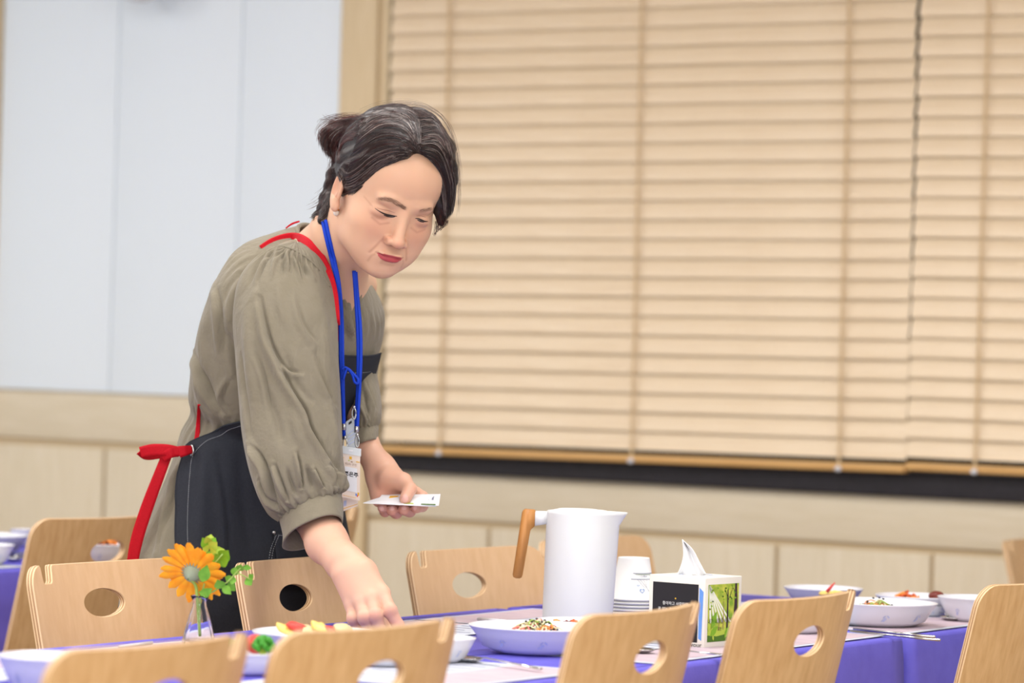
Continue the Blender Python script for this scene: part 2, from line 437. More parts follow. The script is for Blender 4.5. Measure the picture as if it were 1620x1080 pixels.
def make_chair(label, group):
    t = empty('dining_chair', (0, 0, 0), 0, label, 'chair', group)
    z0 = .84 - BH * math.cos(REC); yo = BH * math.sin(REC)
    mb = make_backrest(); mb.v = [(x, y + yo, z + z0) for x, y, z in mb.v]
    mb.obj('backrest', ['beech', 'beech2', 'ply_a', 'ply_b'], t, fix=False)
    # seat shell
    s = MB(); rings = []
    for j in range(9):
        v = j / 8; y = yo - .02 + .37 * v; z = .435 + .02 * (1 - v) ** 2 * 2 - .012 * v ** 3 * 1.5
        rings.append([(x, y, z + .25 * x * x) for x in np.linspace(-.19 + .02 * (v > .95), .19 - .02 * (v > .95), 9)])
    top = [r for r in rings]; 
    n = 9
    vs = [p for r in top for p in r] + [(p[0], p[1], p[2] - .012) for r in top for p in r]; m = len(vs) // 2; fs = []
    for j in range(8):
        for i in range(8):
            a = j * 9 + i; fs += [(a, a + 1, a + 10, a + 9), (m + a, m + a + 9, m + a + 10, m + a + 1)]
    bd = [i for i in range(9)] + [9 * j + 8 for j in range(1, 9)] + [72 + i for i in range(7, -1, -1)] + [9 * j for j in range(7, 0, -1)]
    for i in range(len(bd)): a, b_ = bd[i], bd[(i + 1) % len(bd)]; fs.append((a, b_, m + b_, m + a))
    s.add(vs, fs); s.obj('seat', 'beech', t)
    for sx in (-1, 1):
        lg = MB().tube([(sx * .17, yo + .34, .0), (sx * .155, yo + .28, .42)], .011, n=10); lg.obj('leg', 'metal', t)
        lg = MB().tube([(sx * .17, yo - .10, .0), (sx * .155, yo + .0, .30), (sx * .15, yo - .004, .41), (sx * .15, yo - .035, .52)], .011, n=10); lg.obj('leg', 'metal', t)
    MB().tube([(-.155, yo + .02, .415), (.155, yo + .02, .415)], .009, n=8).obj('stretcher', 'metal', t)
    return t

FAR = 'chairs with their seats facing the camera side'
chair0 = make_chair(None, None)
used = [False]
def place_chair(pxc, pytop, drop, yaw, label, scale=1.0, group=None, xy=1.0):
    """top centre of the backrest is seen at pixel (pxc, pytop); drop = metres below the lens"""
    Zg = F_PX * drop / (pytop - (535 + .029 * (pxc - 810)))
    p = P(pxc, pytop, Zg)
    c = chair0 if not used[0] else copy_tree(chair0)
    used[0] = True
    c.location = (p[0], p[1], 0); c.rotation_euler = (0, 0, yaw); c.scale = (xy, xy, scale)
    c['label'] = label
    if group: c['group'] = group
    return c, p
NEARY = math.radians(90)      # sitter looks toward -x
FARY = math.radians(-90)      # sitter looks toward +x
near = [(272, 1016, .05, 'beech plywood chair seen from behind at the bottom left, nearest and most blurred'),
        (612, 990, .01, 'beech plywood chair seen from behind, in front of the reaching hand'),
        (1038, 964, .09, 'beech plywood chair seen from behind, in front of the tissue box and paper cups'),
        (1288, 943, .045, 'beech plywood chair seen from behind, just right of the tissue box'),
        (1658, 920, .0, 'beech plywood chair seen from behind, cut off by the right edge of the photo')]
NC = []
for px, py, yw, lb in near: NC.append(place_chair(px, py, .33, NEARY + yw, lb)[1])
FC = []
for px, py, yw, lb in ((154, 889, 0, 'light beech chair facing the camera behind the vase with the orange flower'),
                   (456, 884, .07, 'beech chair facing the camera directly under the reaching forearm'),
                   (732, 868, -.04, 'beech chair facing the camera left of the white jug')):
    FC.append(place_chair(px, py, .342, FARY + yw, lb, .986, xy=1.034)[1])
place_chair(922, 851, .354, FARY, 'beech chair half hidden behind the white jug and paper cups', .971, xy=1.03)
place_chair(1630, 851, .374, FARY, 'beech chair top at the right edge behind the far end of the table', .947)
place_chair(176, 818, .33, NEARY, 'beech chair seen from behind at the next table, left of the woman')
place_chair(497, 804, .33, NEARY, "beech chair of the next table hidden behind the woman, one corner under her badge")
if 0:
    for nm, L in (('near', NC), ('far', FC)): print(nm, [tuple(p.round(2)) for p in L])

# ------------------------------------------------------------ tables
TZ = .735
TN, TF = -2.44, -3.16
def make_table(x0, x1, y0, y1, label, clabel):
    t = empty('dining_table', ((x0 + x1) / 2, (y0 + y1) / 2, 0), 0, label, 'table')
    hx, hy = (x1 - x0) / 2 - .006, (y1 - y0) / 2 - .006
    MB().box((-hx, -hy, TZ - .03), (hx, hy, TZ - .003), bev=.003).obj('table_top', 'laminate', t)
    for sx in (-1, 1):
        for sy in (-1, 1): MB().box((sx * (hx - .06) - .018, sy * (hy - .06) - .018, 0), (sx * (hx - .06) + .018, sy * (hy - .06) + .018, TZ - .03), bev=.003).obj('leg', 'metal', t)
    # cloth: one sheet with a hanging skirt
    c = MB(); hx += .004; hy += .004; R = .012; drop = .30
    prof = [(0, 0)]  # offset outward, down
    def ring(off, dn, wav):
        r = []; N = 60
        for side in range(4):
            for k in range(N):
                u = k / N
                cr = .012 + off
                if side == 0: x, y, nx, ny = -hx + 2 * hx * u, -hy, 0, -1
                elif side == 1: x, y, nx, ny = hx, -hy + 2 * hy * u, 1, 0
                elif side == 2: x, y, nx, ny = hx - 2 * hx * u, hy, 0, 1
                else: x, y, nx, ny = -hx, hy - 2 * hy * u, -1, 0
                ln = 2 * (hx if side % 2 == 0 else hy) * u
                wv = wav * (.006 * math.sin(ln * 23 + side) + .004 * math.sin(ln * 41 + 2 * side))
                o = off + wv
                if k == 0:
                    pnx, pny = [(-1, -1), (1, -1), (1, 1), (-1, 1)][side]; r.append((x + pnx * o * .8, y + pny * o * .8, TZ - dn))
                else: r.append((x + nx * o, y + ny * o, TZ - dn))
        return r
    rings = [ring(-.02, 0, 0), ring(-.004, 0, 0), ring(.002, .0015, 0), ring(.004, .006, 0), ring(.006, .03, .1), ring(.008, .10, .4), ring(.010, .20, .8), ring(.013, drop, 1.2)]
    c.loft(rings)
    c.add(rings[0], [tuple(range(len(rings[0])))], 0, True)
    o = c.obj('tablecloth', 'cloth'); o.location = t.location
    tag(o, clabel, 'tablecloth')
    sd = o.modifiers.new('t', 'SOLIDIFY'); sd.thickness = .0008; sd.offset = -1
    return t
make_table(TF, TN, 3.05, 5.23, 'long dining table the woman reaches over', 'blue tablecloth under the jug, tissue box and orange flower')
make_table(TF, TN, 5.27, 5.90, 'dining table at the right end under the right-hand bowls', 'blue tablecloth under the right-hand bowls beyond the cloth seam')
make_table(-4.92, -4.21, 3.6, 6.3, 'dining table in the left background behind the woman', 'blue tablecloth at the left edge in the background')
# ------------------------------------------------------------ things on the tables
TT = TZ + .0012      # top of the cloth
def S(z, Z): return Z
def text_mesh(txt, size, mat_, ext=0.0, align='CENTER', bold=0):
    cu = bpy.data.curves.new('t', 'FONT'); cu.body = txt; cu.size = size; cu.align_x = align; cu.align_y = 'CENTER'; cu.extrude = ext; cu.resolution_u = 2; cu.offset = .0 if not bold else bold
    o = bpy.data.objects.new('t', cu); COL.objects.link(o)
    bpy.context.view_layer.update()
    me = bpy.data.meshes.new_from_object(o.evaluated_get(bpy.context.evaluated_depsgraph_get()))
    bpy.data.objects.remove(o); bpy.data.curves.remove(cu)
    me.materials.clear(); me.materials.append(M[mat_]); return me
def place_text(name, txt, size, mat_, parent, origin, xdir, ydir, align='CENTER', bold=0):
    me = text_mesh(txt, size, mat_, align=align, bold=bold); x = Vector(xdir).normalized(); y = Vector(ydir).normalized(); z = x.cross(y)
    me.transform(Matrix(((x[0], y[0], z[0], origin[0]), (x[1], y[1], z[1], origin[1]), (x[2], y[2], z[2], origin[2]), (0, 0, 0, 1))))
    o = bpy.data.objects.new(name, me); link(o, parent); return o

for k, c in dict(black_print=(38, 36, 40), white_print=(236, 236, 236), yellow_print=(232, 178, 50), blue_print=(104, 150, 222), cloud_blue=(80, 140, 210),
                 grey_print=(120, 124, 150), green_leaf=(122, 170, 44), green_dark=(74, 112, 36), green_light=(176, 196, 74), tree_bark=(58, 44, 52), sun_ray=(232, 236, 222), brown_print=(150, 116, 92)).items():
    M[k] = mat(k, rgb(*c), .55, .3)
M['forest'] = mat('forest_print', rgb(196, 200, 80), .5, .3, col2=rgb(120, 160, 50), nscale=90)
M['box_card'] = mat('box_card', rgb(226, 222, 214), .5, .35)
M['tissue'] = mat('tissue', rgb(240, 240, 242), .85, .1)
M['cup_paper'] = mat('cup_paper', rgb(234, 233, 231), .55, .3)

# --- white jug with a wooden handle
jp = on_z(913, 992, TT); jg = empty('jug', jp, 0, 'tall white insulated jug with a slanting wooden handle', 'jug'); jg.scale = (.965, .965, .972)
toR = _r0; toD = _d0
R_ = .0555; HJ = .180
prof = [(0.0, 0.0), (.0525, 0), (.055, .003), (.0552, .02), (.0532, HJ - .02), (.0528, HJ - .004), (.053, HJ), (.0505, HJ + .001), (.0500, HJ - .003)]
mb = MB(); n = 64; vs = []; fs = []
sp = math.atan2(_r0[1], _r0[0]) - .1           # spout direction: picture right
for r, z in prof:
    for k in range(n):
        a = 2 * math.pi * k / n; d = abs((a - sp + math.pi) % (2 * math.pi) - math.pi)
        g = max(0, (z - (HJ - .045)) / .045); wdt = .10 + .30 * g
        ex = .022 * g ** 1.6 * math.exp(-(d / wdt) ** 2) if r > .03 else 0
        rr = r + ex; vs.append((rr * math.cos(a), rr * math.sin(a), z + .0 * ex))
for i in range(len(prof) - 1):
    for k in range(n): l = (k + 1) % n; fs.append((i * n + k, i * n + l, (i + 1) * n + l, (i + 1) * n + k))
mb.add(vs, fs); mb.obj('body', 'jug', jg)
MB().lathe([(0, HJ + .0025), (.040, HJ + .0028), (.046, HJ + .001), (.0495, HJ - .003), (.0495, HJ - .006), (0, HJ - .006)], 48).obj('lid', 'jug', jg)
MB().lathe([(0, HJ + .0045), (.030, HJ + .0042), (.033, HJ + .0026)], 40, c=(-.006 * _r0[0], 0, 0)).obj('lid_button', 'jug', jg)
hd = np.array([-_r0[0], -_r0[1], 0.0])
def jpnt(out, z, side=0): return hd * out + np.array([0, 0, z]) + toD * side
def prism(pts, wd, mi=0, bev=.001):
    """pts: (out, z) outline, extruded across by wd"""
    bm = bmesh.new(); v = [bm.verts.new(jpnt(o, z, -wd / 2)) for o, z in pts]; f = bm.faces.new(v)
    r = bmesh.ops.extrude_face_region(bm, geom=[f]); 
    for g in r['geom']:
        if isinstance(g, bmesh.types.BMVert): g.co += Vector(toD * wd)
    bmesh.ops.recalc_face_normals(bm, faces=bm.faces)
    bmesh.ops.bevel(bm, geom=bm.edges[:], offset=bev, segments=2, affect='EDGES')
    m_ = MB(); bm.verts.ensure_lookup_table(); m_.add([x.co[:] for x in bm.verts], [[x.index for x in f.verts] for f in bm.faces], 0, True); bm.free(); return m_
prism([(.050, HJ - .001), (.072, HJ - .001), (.072, HJ - .024), (.050, HJ - .020)], .020).obj('handle_bracket', 'jug', jg)
prism([(.0705, HJ + .001), (.088, HJ + .002), (.0915, HJ - .003), (.1035, HJ - .102), (.100, HJ - .106), (.0905, HJ - .106), (.088, HJ - .102), (.0775, HJ - .030), (.0705, HJ - .024)], .021, bev=.0012).obj('handle', 'jug_wood', jg)

# --- upside-down paper cups, nested into one another
cp = on_z(1000, 982, TT)
CH = .066
def cup_mb():
    m_ = MB(); m_.lathe([(.0245, CH), (.0240, CH + .0006), (.0236, CH - .004), (0, CH - .0045)], 40)
    m_.lathe([(.0245, CH), (.0345, .0035), (.0355, .0040), (.0362, .0022), (.0355, .0004), (.0345, .0010), (.0338, .003), (.0240, CH - .004)], 40)
    return m_
cups = ['paper cup on top of the upside-down stack, with line drawing and blue heart'] + ['upside-down paper cup second from the top of the stack beside the jug', 'upside-down paper cup third from the top of the stack beside the jug', 'upside-down paper cup fourth from the top of the stack beside the jug', 'upside-down paper cup fifth from the top, rim hidden by the chair', 'upside-down paper cup, second from the bottom of the stack', 'upside-down paper cup at the very bottom of the stack']
cme = None
for k in range(7):
    z = TT + (6 - k) * .0054
    c = empty('paper_cup', (cp[0], cp[1], z), 0, cups[k], 'cup', 'nested paper cups')
    if cme is None: o = cup_mb().obj('cup_wall', 'cup_paper', c); cme = o.data
    else: link(bpy.data.objects.new('cup_wall', cme), c)
    if k == 0:
        # printed drawing, wrapped on the cone, facing right of the camera
        def cone(a, z, off=.0003):
            r = .0345 + (.0245 - .0345) * (z - .0035) / (CH - .0035) + off; return (r * math.cos(a), r * math.sin(a), z)
        a0 = math.atan2(-_d0[1], -_d0[0])
        def band(a1, a2, z1, z2, w_, mt, nm):
            m_ = MB(); N = 14; vs = []
            for i in range(N + 1):
                t = i / N; a = a1 + (a2 - a1) * t; z = z1 + (z2 - z1) * t; vs += [cone(a, z - w_ / 2), cone(a, z + w_ / 2)]
            m_.add(vs, [(2 * i, 2 * i + 2, 2 * i + 3, 2 * i + 1) for i in range(N)]); m_.obj(nm, mt, c)
        band(a0 - .05, a0 + 1.5, .0435, .0435, .0011, 'grey_print', 'printed_line'); band(a0 + .08, a0 + 1.5, .0418, .0418, .0008, 'green_dark', 'printed_line')
        band(a0 - .15, a0 + 1.5, .0345, .0345, .0011, 'grey_print', 'printed_line')
        for q, (u, v) in enumerate(((.18, .55), (.33, .85), (.52, .80), (.75, .60))): band(a0 + u, a0 + v, .034, .034 - .018 + .006 * (q == 0), .0007, 'grey_print', 'printed_line')
        hs = [(0, -.0034), (-.0036, .0002), (-.0032, .0026), (-.0014, .0030), (0, .0017), (.0014, .0030), (.0032, .0026), (.0036, .0002)]
        for (ua, zc, sc) in ((.42, .0165, 1.05), (.22, .0245, .5)):
            m_ = MB(); vs = []
            for s2 in (1, .68): vs += [cone(a0 + ua + x * sc * s2 / .03, zc + y * sc * s2, .0004) for x, y in hs]
            m_.add(vs, [(i, (i + 1) % 8, 8 + (i + 1) % 8, 8 + i) for i in range(8)]); m_.obj('printed_heart', 'cloud_blue', c)
        ax = np.array([math.cos(a0 + .5), math.sin(a0 + .5), 0]); tx = np.array([-math.sin(a0 + .5), math.cos(a0 + .5), 0])
        place_text('printed_word', '• Coffee', .0045, 'grey_print', c, ax * .0292 + np.array([0, 0, .039]), tx, (0, 0, 1))

# --- tissue box
BW, BHt = .0964, .1
bc = on_z(1113, 1025, TT)                         # near bottom corner
# face directions in plan: left face runs toward picture left/away, right face toward picture right/away
ang = math.acos(min(1, 86 / 1106 / BW))
dl = -_r0 * math.cos(ang) + _d0 * math.sin(ang); dr = _r0 * math.sin(ang) + _d0 * math.cos(ang)
ctr = bc + (dl + dr) * BW / 2
tb = empty('tissue_box', ctr, math.atan2(dr[1], dr[0]), 'cube tissue box printed with a sunny forest and a black panel', 'tissue box')
# local frame: +x = dr, +y = rotate(dr)= ? choose so that the left face is at local -x, the right face at the side facing -dl
h = BW / 2
MB().box((-h, -h, 0), (h, h, BHt), bev=.0012).obj('carton', 'box_card', tb)
def L(v):  # world direction -> local
    c_, s_ = math.cos(-math.atan2(dr[1], dr[0])), math.sin(-math.atan2(dr[1], dr[0])); return np.array([c_ * v[0] - s_ * v[1], s_ * v[0] + c_ * v[1], 0])
def face(du, nrm):
    """du: world dir along the face (picture left to right), nrm: outward"""
    u, nn = L(du), L(nrm)
    def f(a, b, off=.0003): return u * (a - .5) * BW + nn * (h + off) + np.array([0, 0, b * BHt])
    return f, u, nn
fL, uL, nL = face(-dl, -dr); fR, uR, nR = face(dr, -dl)
def quadm(f, poly, mt, nm, off=.0003):
    MB().add([f(a, b, off) for a, b in poly], [tuple(range(len(poly)))], 0, False).obj(nm, mt, tb)
quadm(fL, [(.07, .07), (.885, .07), (.885, .90), (.07, .90)], 'black_print', 'black_panel')
quadm(fL, [(.90, .13), (.955, .10), (.975, .80), (.90, .86)], 'blue_print', 'blue_stripe')
quadm(fL, [(.47, .668), (.49, .668), (.49, .688), (.47, .688)], 'yellow_print', 'yellow_dot', .0005)
for i, tx in enumerate(('좋아하고 사랑하면', '꿈 없는 길도 함께 걷는다', '행복하길 바라는 마음')):
    place_text('printed_words', tx, .0058, 'white_print', tb, fL(.48, .60 - .085 * i, .0006), uL, (0, 0, 1))
place_text('printed_words', 'your', .010, 'black_print', tb, fL(.87, .035, .0006), uL, (0, 0, 1)); place_text('printed_words', 'the', .006, 'black_print', tb, fL(.25, .035, .0006), uL, (0, 0, 1))
FRx = lambda a: .085 + a * .83
FRy = lambda b: .08 + b * .82
def R2(poly, mt, nm, off): quadm(fR, [(FRx(a), FRy(b)) for a, b in poly], mt, nm, off)
R2([(0, 0), (1, 0), (1, 1), (0, 1)], 'forest', 'forest_picture', .0003)
for i in range(6):
    a0 = -.02 + i * .0; x1 = .06 + i * .13
    R2([(.02, .98), (.05, .99), (x1 + .06, .33), (x1, .33)], 'sun_ray', 'sun_ray', .0004)
R2([(0, 0), (1, 0), (1, .2), (.7, .26), (.45, .22), (.2, .25), (0, .18)], 'green_light', 'grass', .0005)
R2([(0, 0), (1, 0), (1, .10), (.6, .12), (.3, .09), (0, .12)], 'green_dark', 'grass', .0006)
for x, w_, b0, b1 in ((.62, .045, .2, .90), (.86, .10, .3, 1.0), (.50, .02, .2, .7), (.36, .02, .2, .45)):
    R2([(x - w_ * .3, b0), (x + w_ * .9, b0), (x + w_, (b0 + b1) / 2), (x + w_ * .7, b1), (x + w_ * .1, b1), (x, (b0 + b1) / 2)], 'tree_bark' if x > .55 else 'brown_print', 'tree_trunk', .0006)
for a, b, c_, d_ in ((.66, .72, .52, .92), (.68, .75, .80, .95), (.9, .8, .75, .98)): R2([(a, b), (a + .02, b), (c_ + .01, d_), (c_, d_)], 'tree_bark', 'branch', .00065)
rr_ = random.Random(3)
for i in range(26):
    a, b = rr_.uniform(.3, .97), rr_.uniform(.72, .97); 
    if i > 18: a, b = rr_.uniform(.02, .15), rr_.uniform(.55, .9)
    q = .035; R2([(a, b - q * .5), (a + q, b), (a, b + q * .6), (a - q, b + .01)], ('green_leaf', 'green_dark', 'green_light')[i % 3], 'foliage', .0007)
def leaf(a, b, l, th_, mt):
    c_, s_ = math.cos(th_), math.sin(th_); R2([(a + c_ * u * l - s_ * v * l, b + s_ * u * l + c_ * v * l) for u, v in ((0, 0), (.3, .2), (.6, .2), (1, 0), (.6, -.2), (.3, -.2))], mt, 'printed_leaf', .0009)
leaf(.12, .24, .34, 1.05, 'green_leaf'); leaf(.08, .10, .30, .6, 'green_leaf'); leaf(.03, .18, .22, 1.5, 'green_light'); leaf(.55, .05, .28, .9, 'green_leaf'); leaf(.2, .02, .12, 1.9, 'green_light')
place_text('printed_words', '내가 너희를 사랑함', .0085, 'black_print', tb, fR(.42, .37, .0012), uR, (0, 0, 1)); place_text('printed_words', '요한', .006, 'black_print', tb, fR(.40, .255, .0012), uR, (0, 0, 1))
# oval opening rim and the tissue
MB().lathe([(.024, 0), (.030, .0008), (.0305, 0)], 32, c=(0, 0, BHt + .0002), sy=.7).obj('opening', 'paper', tb)
tv = []; N = 15
base = ctr + np.array([0, 0, BHt])
lft, rgt, pk = P(1070, 909, 5.47), P(1118, 909, 5.47), P(1079, 853, 5.47)
ts = MB(); rows = []
for j in range(15):
    t = j / 14; row = []
    l = np.array(catmull([P(1070, 911, 5.47), P(1076, 898, 5.47), P(1081, 878, 5.47), P(1079, 853, 5.47)], 15)[j]); r_ = np.array(catmull([P(1118, 911, 5.47), P(1108, 892, 5.47), P(1096, 869, 5.47), P(1083, 856, 5.47)], 15)[j])
    for i in range(16):
        u = i / 15; p = l + (r_ - l) * u + _d0 * (.010 * math.sin(u * 9 + t * 2) * (1 - t * .6) + .012 * math.sin(u * 3.1)) + _up * (.002 * math.sin(u * 14) * (1 - t)); row.append(p)
    rows.append(row)
ts.loft(rows, closed_ring=False); shift(ts, ctr)
o = ts.obj('tissue', 'tissue'); o.location = ctr; tag(o, 'white tissue sticking up in a peak out of the cube tissue box', 'tissue')
o.modifiers.new('s', 'SOLIDIFY').thickness = .0006

# --- plates and bowls
def dish_mb(R, hgt, base=.55, thick=.0035, lip=.004):
    pr = [(0, .0025), (R * base * .8, .002), (R * base, 0), (R * (base + .06), .0005), (R * (base + .25), hgt * .22), (R * .92, hgt * .72), (R, hgt - .001), (R + lip * .3, hgt + .0005), (R - lip * .5, hgt + .0012),
          (R * .9, hgt * .78), (R * (base + .2), hgt * .30), (R * base, .0062), (0, .0058)]
    return MB().lathe(pr, 48)
def decal(parent, R, hgt, base, seed, n=3):
    """pale blue flower sprays printed on the outside"""
    rr = random.Random(seed); m_ = MB()
    for k in range(n):
        a0 = math.atan2(-_d0[1], -_d0[0]) + (-1.1 + 2.2 * (k + .5) / n) + rr.uniform(-.1, .1)
        for q in range(5):
            ca = a0 + .05 * math.cos(q * 1.3); t = .45 + .12 * math.sin(q * 1.9)
            vs = []
            for i in range(8):
                th = i * math.pi / 4; tt = t + .07 * math.sin(th + q); aa = ca + (.05 * math.cos(th)) * .6 + .03 * (q - 2) * .7
                rad = R * (base + .25) + (R * .92 - R * (base + .25)) * ((tt * .9 - .22) / .5); z = hgt * (tt * .9)
                vs.append(((rad + .0006) * math.cos(aa), (rad + .0006) * math.sin(aa), z))
            m_.add(vs, [tuple(range(8))])
    return m_.obj('flower_print', 'flower_blue', parent)
def dish(name, px, py, R, hgt, label, cat, base=.55, seed=1, group=None, zoff=0.0):
    p = on_z(px, py, TT + zoff + .001); e_ = empty(name, p, 0, label, cat, group)
    dish_mb(R, hgt, base).obj('dish_wall', 'porcelain', e_); decal(e_, R, hgt, base, seed); return e_, p
rng = random.Random(5)
def strands(parent_loc, name, label, cat, cx, cy, cz, spread, hgt, n, mats, rad=.0012, length=.03, bits=None):
    """a heap of cut vegetable strands; uncountable"""
    m_ = MB()
    for k in range(n):
        a = rng.uniform(0, 6.283); r = spread * math.sqrt(rng.random()); z0 = cz + hgt * (1 - (r / spread) ** 2) * rng.uniform(.3, 1)
        x, y = cx + r * math.cos(a), cy + r * math.sin(a); b = rng.uniform(0, 6.283); l = length * rng.uniform(.5, 1.1)
        pts = [(x + l * (t - .5) * math.cos(b) + .004 * math.sin(t * 5 + k), y + l * (t - .5) * math.sin(b) + .003 * math.cos(t * 4 + k), z0 + .006 * math.sin(t * 3.14) - .004 * abs(t - .5)) for t in (0, .25, .5, .75, 1)]
        m_.tube([tuple(np.array(p)) for p in pts], rad * rng.uniform(.7, 1.2), n=5, mi=rng.randrange(len(mats)))
    if bits:
        for k in range(bits[0]):
            a = rng.uniform(0, 6.283); r = spread * math.sqrt(rng.random()) * .8
            m_.sphere((cx + r * math.cos(a), cy + r * math.sin(a), cz + hgt * (1 - (r / spread) ** 2) + .004), (.0022, .0018, .0014), mi=len(mats), nu=6, nv=4)
        mats = mats + [bits[1]]
    o = m_.obj(name, mats); o.location = parent_loc; tag(o, label, cat, kind='stuff'); return o
for k, c in dict(veg_cream=(232, 226, 186), veg_orange=(232, 140, 60), veg_pink=(220, 120, 110), veg_green=(150, 176, 80), seaweed=(30, 32, 28), kimchi=(206, 92, 40), dark_red=(110, 40, 30), egg_yellow=(238, 206, 110), tomato=(214, 66, 56), broccoli=(56, 140, 26), pasta=(226, 200, 150)).items():
    M[k] = mat(k, rgb(*c), .4, .5)

e1, p1 = dish('plate', 848, 1031, .094, .036, 'large white plate of shredded salad in front of the jug', 'plate', seed=2)
p1_ = np.array(p1)
strands(p1_, 'salad', 'heap of shredded pale vegetables with black seaweed bits on the plate before the jug', 'salad', .0, .0, .012, .044, .030, 150, ['veg_cream', 'veg_cream', 'veg_orange', 'veg_pink', 'veg_green'], bits=(36, 'seaweed'))
# second plate behind it, with orange and dark red side dishes
e2, p2 = dish('plate', 915, 1012, .062, .028, 'white plate behind the salad plate, partly hidden at the foot of the jug', 'plate', seed=4)
for k, (fx, fy, mt, lb) in enumerate(((880, 983, 'veg_orange', 'orange morsel at the foot of the jug, leftmost of three'), (896, 985, 'dark_red', 'dark red morsel at the foot of the jug, between two orange ones'), (908, 983.5, 'kimchi', 'small orange brown morsel at the foot of the jug, rightmost of three'))):
    m_ = MB(); m_.sphere((0, 0, 0), (.0062, .006, .0045), nu=12, nv=8)
    for i, v in enumerate(m_.v): m_.v[i] = tuple(c * (1 + .22 * math.sin(9 * v[0] / .008 + 7 * v[1] / .006 + k)) for c in v)
    o = m_.obj('side_dish_piece', mt); o.location = P(fx, fy + 1, np.linalg.norm(p2 - CAM)); tag(o, lb, 'food')
M_ = {}
# plate under the reaching hand, fried food
e0, p0 = dish('plate', 512, 1043, .095, .036, 'white plate with yellow and red slices, left of the reaching hand', 'plate', seed=6)
for k in range(6):
    m_ = MB(); m_.sphere((0, 0, 0), (.017, .013, .005), nu=14, nv=8)
    for i, v in enumerate(m_.v): m_.v[i] = tuple(c * (1 + .16 * math.sin(5 * v[0] / .017 + 6 * v[1] / .013 + k)) for c in v)
    o = m_.obj('fried_slice', ('egg_yellow', 'tomato', 'pasta')[k % 3]); o.location = p0 - _r0 * (.050 - .015 * k) + np.array([0, 0, .038 + .004 * (k % 2)]); o.rotation_euler = (.3 * math.sin(k), .4 * math.cos(k), k)
    tag(o, ('pale yellow', 'red', 'cream')[k % 3] + ' slice piled on the plate left of the hand, ' + ('leftmost', 'second from the left', 'third from the left', 'third from the right', 'second from the right', 'rightmost')[k], 'food', 'slices on the plate left of the hand')
# small bowl of broccoli and tomato
e3, p3 = dish('small_bowl', 394, 1065, .038, .026, 'small white bowl of broccoli and tomato between the two nearest chairs', 'bowl', base=.6, seed=7)
def floret(loc, r, label, seed):
    rr = random.Random(seed); m_ = MB(); m_.tube([(0, 0, -r), (0, 0, 0)], r * .3, n=8, mi=1)
    for k in range(60):
        th = rr.uniform(0, 6.283); ph = math.acos(rr.uniform(-.2, 1)); d = r * .78
        m_.sphere((d * math.sin(ph) * math.cos(th), d * math.sin(ph) * math.sin(th), d * math.cos(ph)), r * rr.uniform(.2, .3), nu=7, nv=5)
    o = m_.obj('broccoli_floret', ['broccoli', 'green_light']); o.location = loc; tag(o, label, 'broccoli', 'broccoli in the small bowl')
floret(p3 + _r0 * .017 + np.array([0, 0, .034]), .015, 'bright green broccoli floret in the small bowl, beside the tomato', 1)
floret(p3 - _r0 * .024 + np.array([0, 0, .030]), .013, 'broccoli floret at the left rim of the small bowl, behind the chair notch', 2)
o = MB().sphere((0, 0, 0), (.014, .014, .0125), nu=20, nv=12).obj('cherry_tomato', 'tomato'); o.location = p3 + _r0 * .006 + _d0 * .020 + np.array([0, 0, .036]); tag(o, 'red cherry tomato in the small bowl behind the broccoli', 'tomato')
# bowl at the lower left
dish('bowl', 84, 1098, .066, .045, 'white bowl with faint blue flowers at the bottom left corner', 'bowl', base=.5, seed=9)
# bowls hidden behind the second near chair
dish('bowl', 692, 1046, .05, .032, 'white bowl behind the top right corner of the second chair', 'bowl', base=.5, seed=10)
dish('small_bowl', 606, 1052, .045, .028, 'small white bowl seen through the hole of the chair before the hand', 'bowl', base=.55, seed=11)
# right-hand group
dish('plate', 1302, 958, .066, .030, 'white plate with a red pepper strip, just above the fourth chair', 'plate', base=.5, seed=12)
pr = on_z(1302, 958, TT)
o = MB().tube([P(1308, 936, 6.2), P(1314, 929, 6.2), P(1321, 921, 6.2)], [.003, .0026, .0008], n=8).obj('pepper_strip', 'tomato'); tag(o, 'thin red pepper strip pointing up from the right-hand plate', 'vegetable')
o = MB(); 
for k in range(5): o.sphere(np.array(P(1303 + 6 * k, 939 - (k % 2), 6.22)), (.009, .007, .005), nu=10, nv=7)
o = o.obj('pickled_radish', 'egg_yellow'); tag(o, 'small heap of yellow radish below the red pepper strip', 'vegetable', kind='stuff')
e4, p4 = dish('plate', 1388, 988, .093, .036, 'large white plate of salad right of the fourth chair', 'plate', seed=14)
strands(np.array(p4), 'salad', 'heap of pale shredded salad on the right-hand plate', 'salad', 0, 0, .012, .036, .027, 90, ['veg_cream', 'veg_green', 'veg_cream', 'veg_orange'], bits=(16, 'seaweed'))
e5, p5 = dish('plate', 1452, 971, .070, .030, 'white plate of orange kimchi behind the right-hand salad plate', 'plate', base=.5, seed=15)
strands(np.array(p5), 'kimchi', 'orange kimchi on the plate behind the right-hand salad', 'kimchi', -.018 * _r0[0], -.018 * _r0[1], .010, .030, .024, 60, ['kimchi', 'veg_orange'], rad=.0025, length=.02)
o = MB().sphere((0, 0, 0), (.014, .012, .009), nu=14, nv=9).obj('braised_morsel', 'dark_red'); o.location = p5 + _r0 * .030 + np.array([0, 0, .030]); tag(o, 'dark red glazed morsel right of the orange kimchi', 'food')
dish('small_bowl', 1474, 974, .026, .016, 'small white dish between the right-hand salad plate and the last bowl', 'bowl', seed=16)
dish('bowl', 1542, 982, .060, .038, 'deep white bowl at the right, left of the last chair', 'bowl', base=.5, seed=17)
dish('bowl', 1262, 1000, .050, .030, 'white bowl seen through the hole of the fourth chair', 'bowl', base=.55, seed=18)
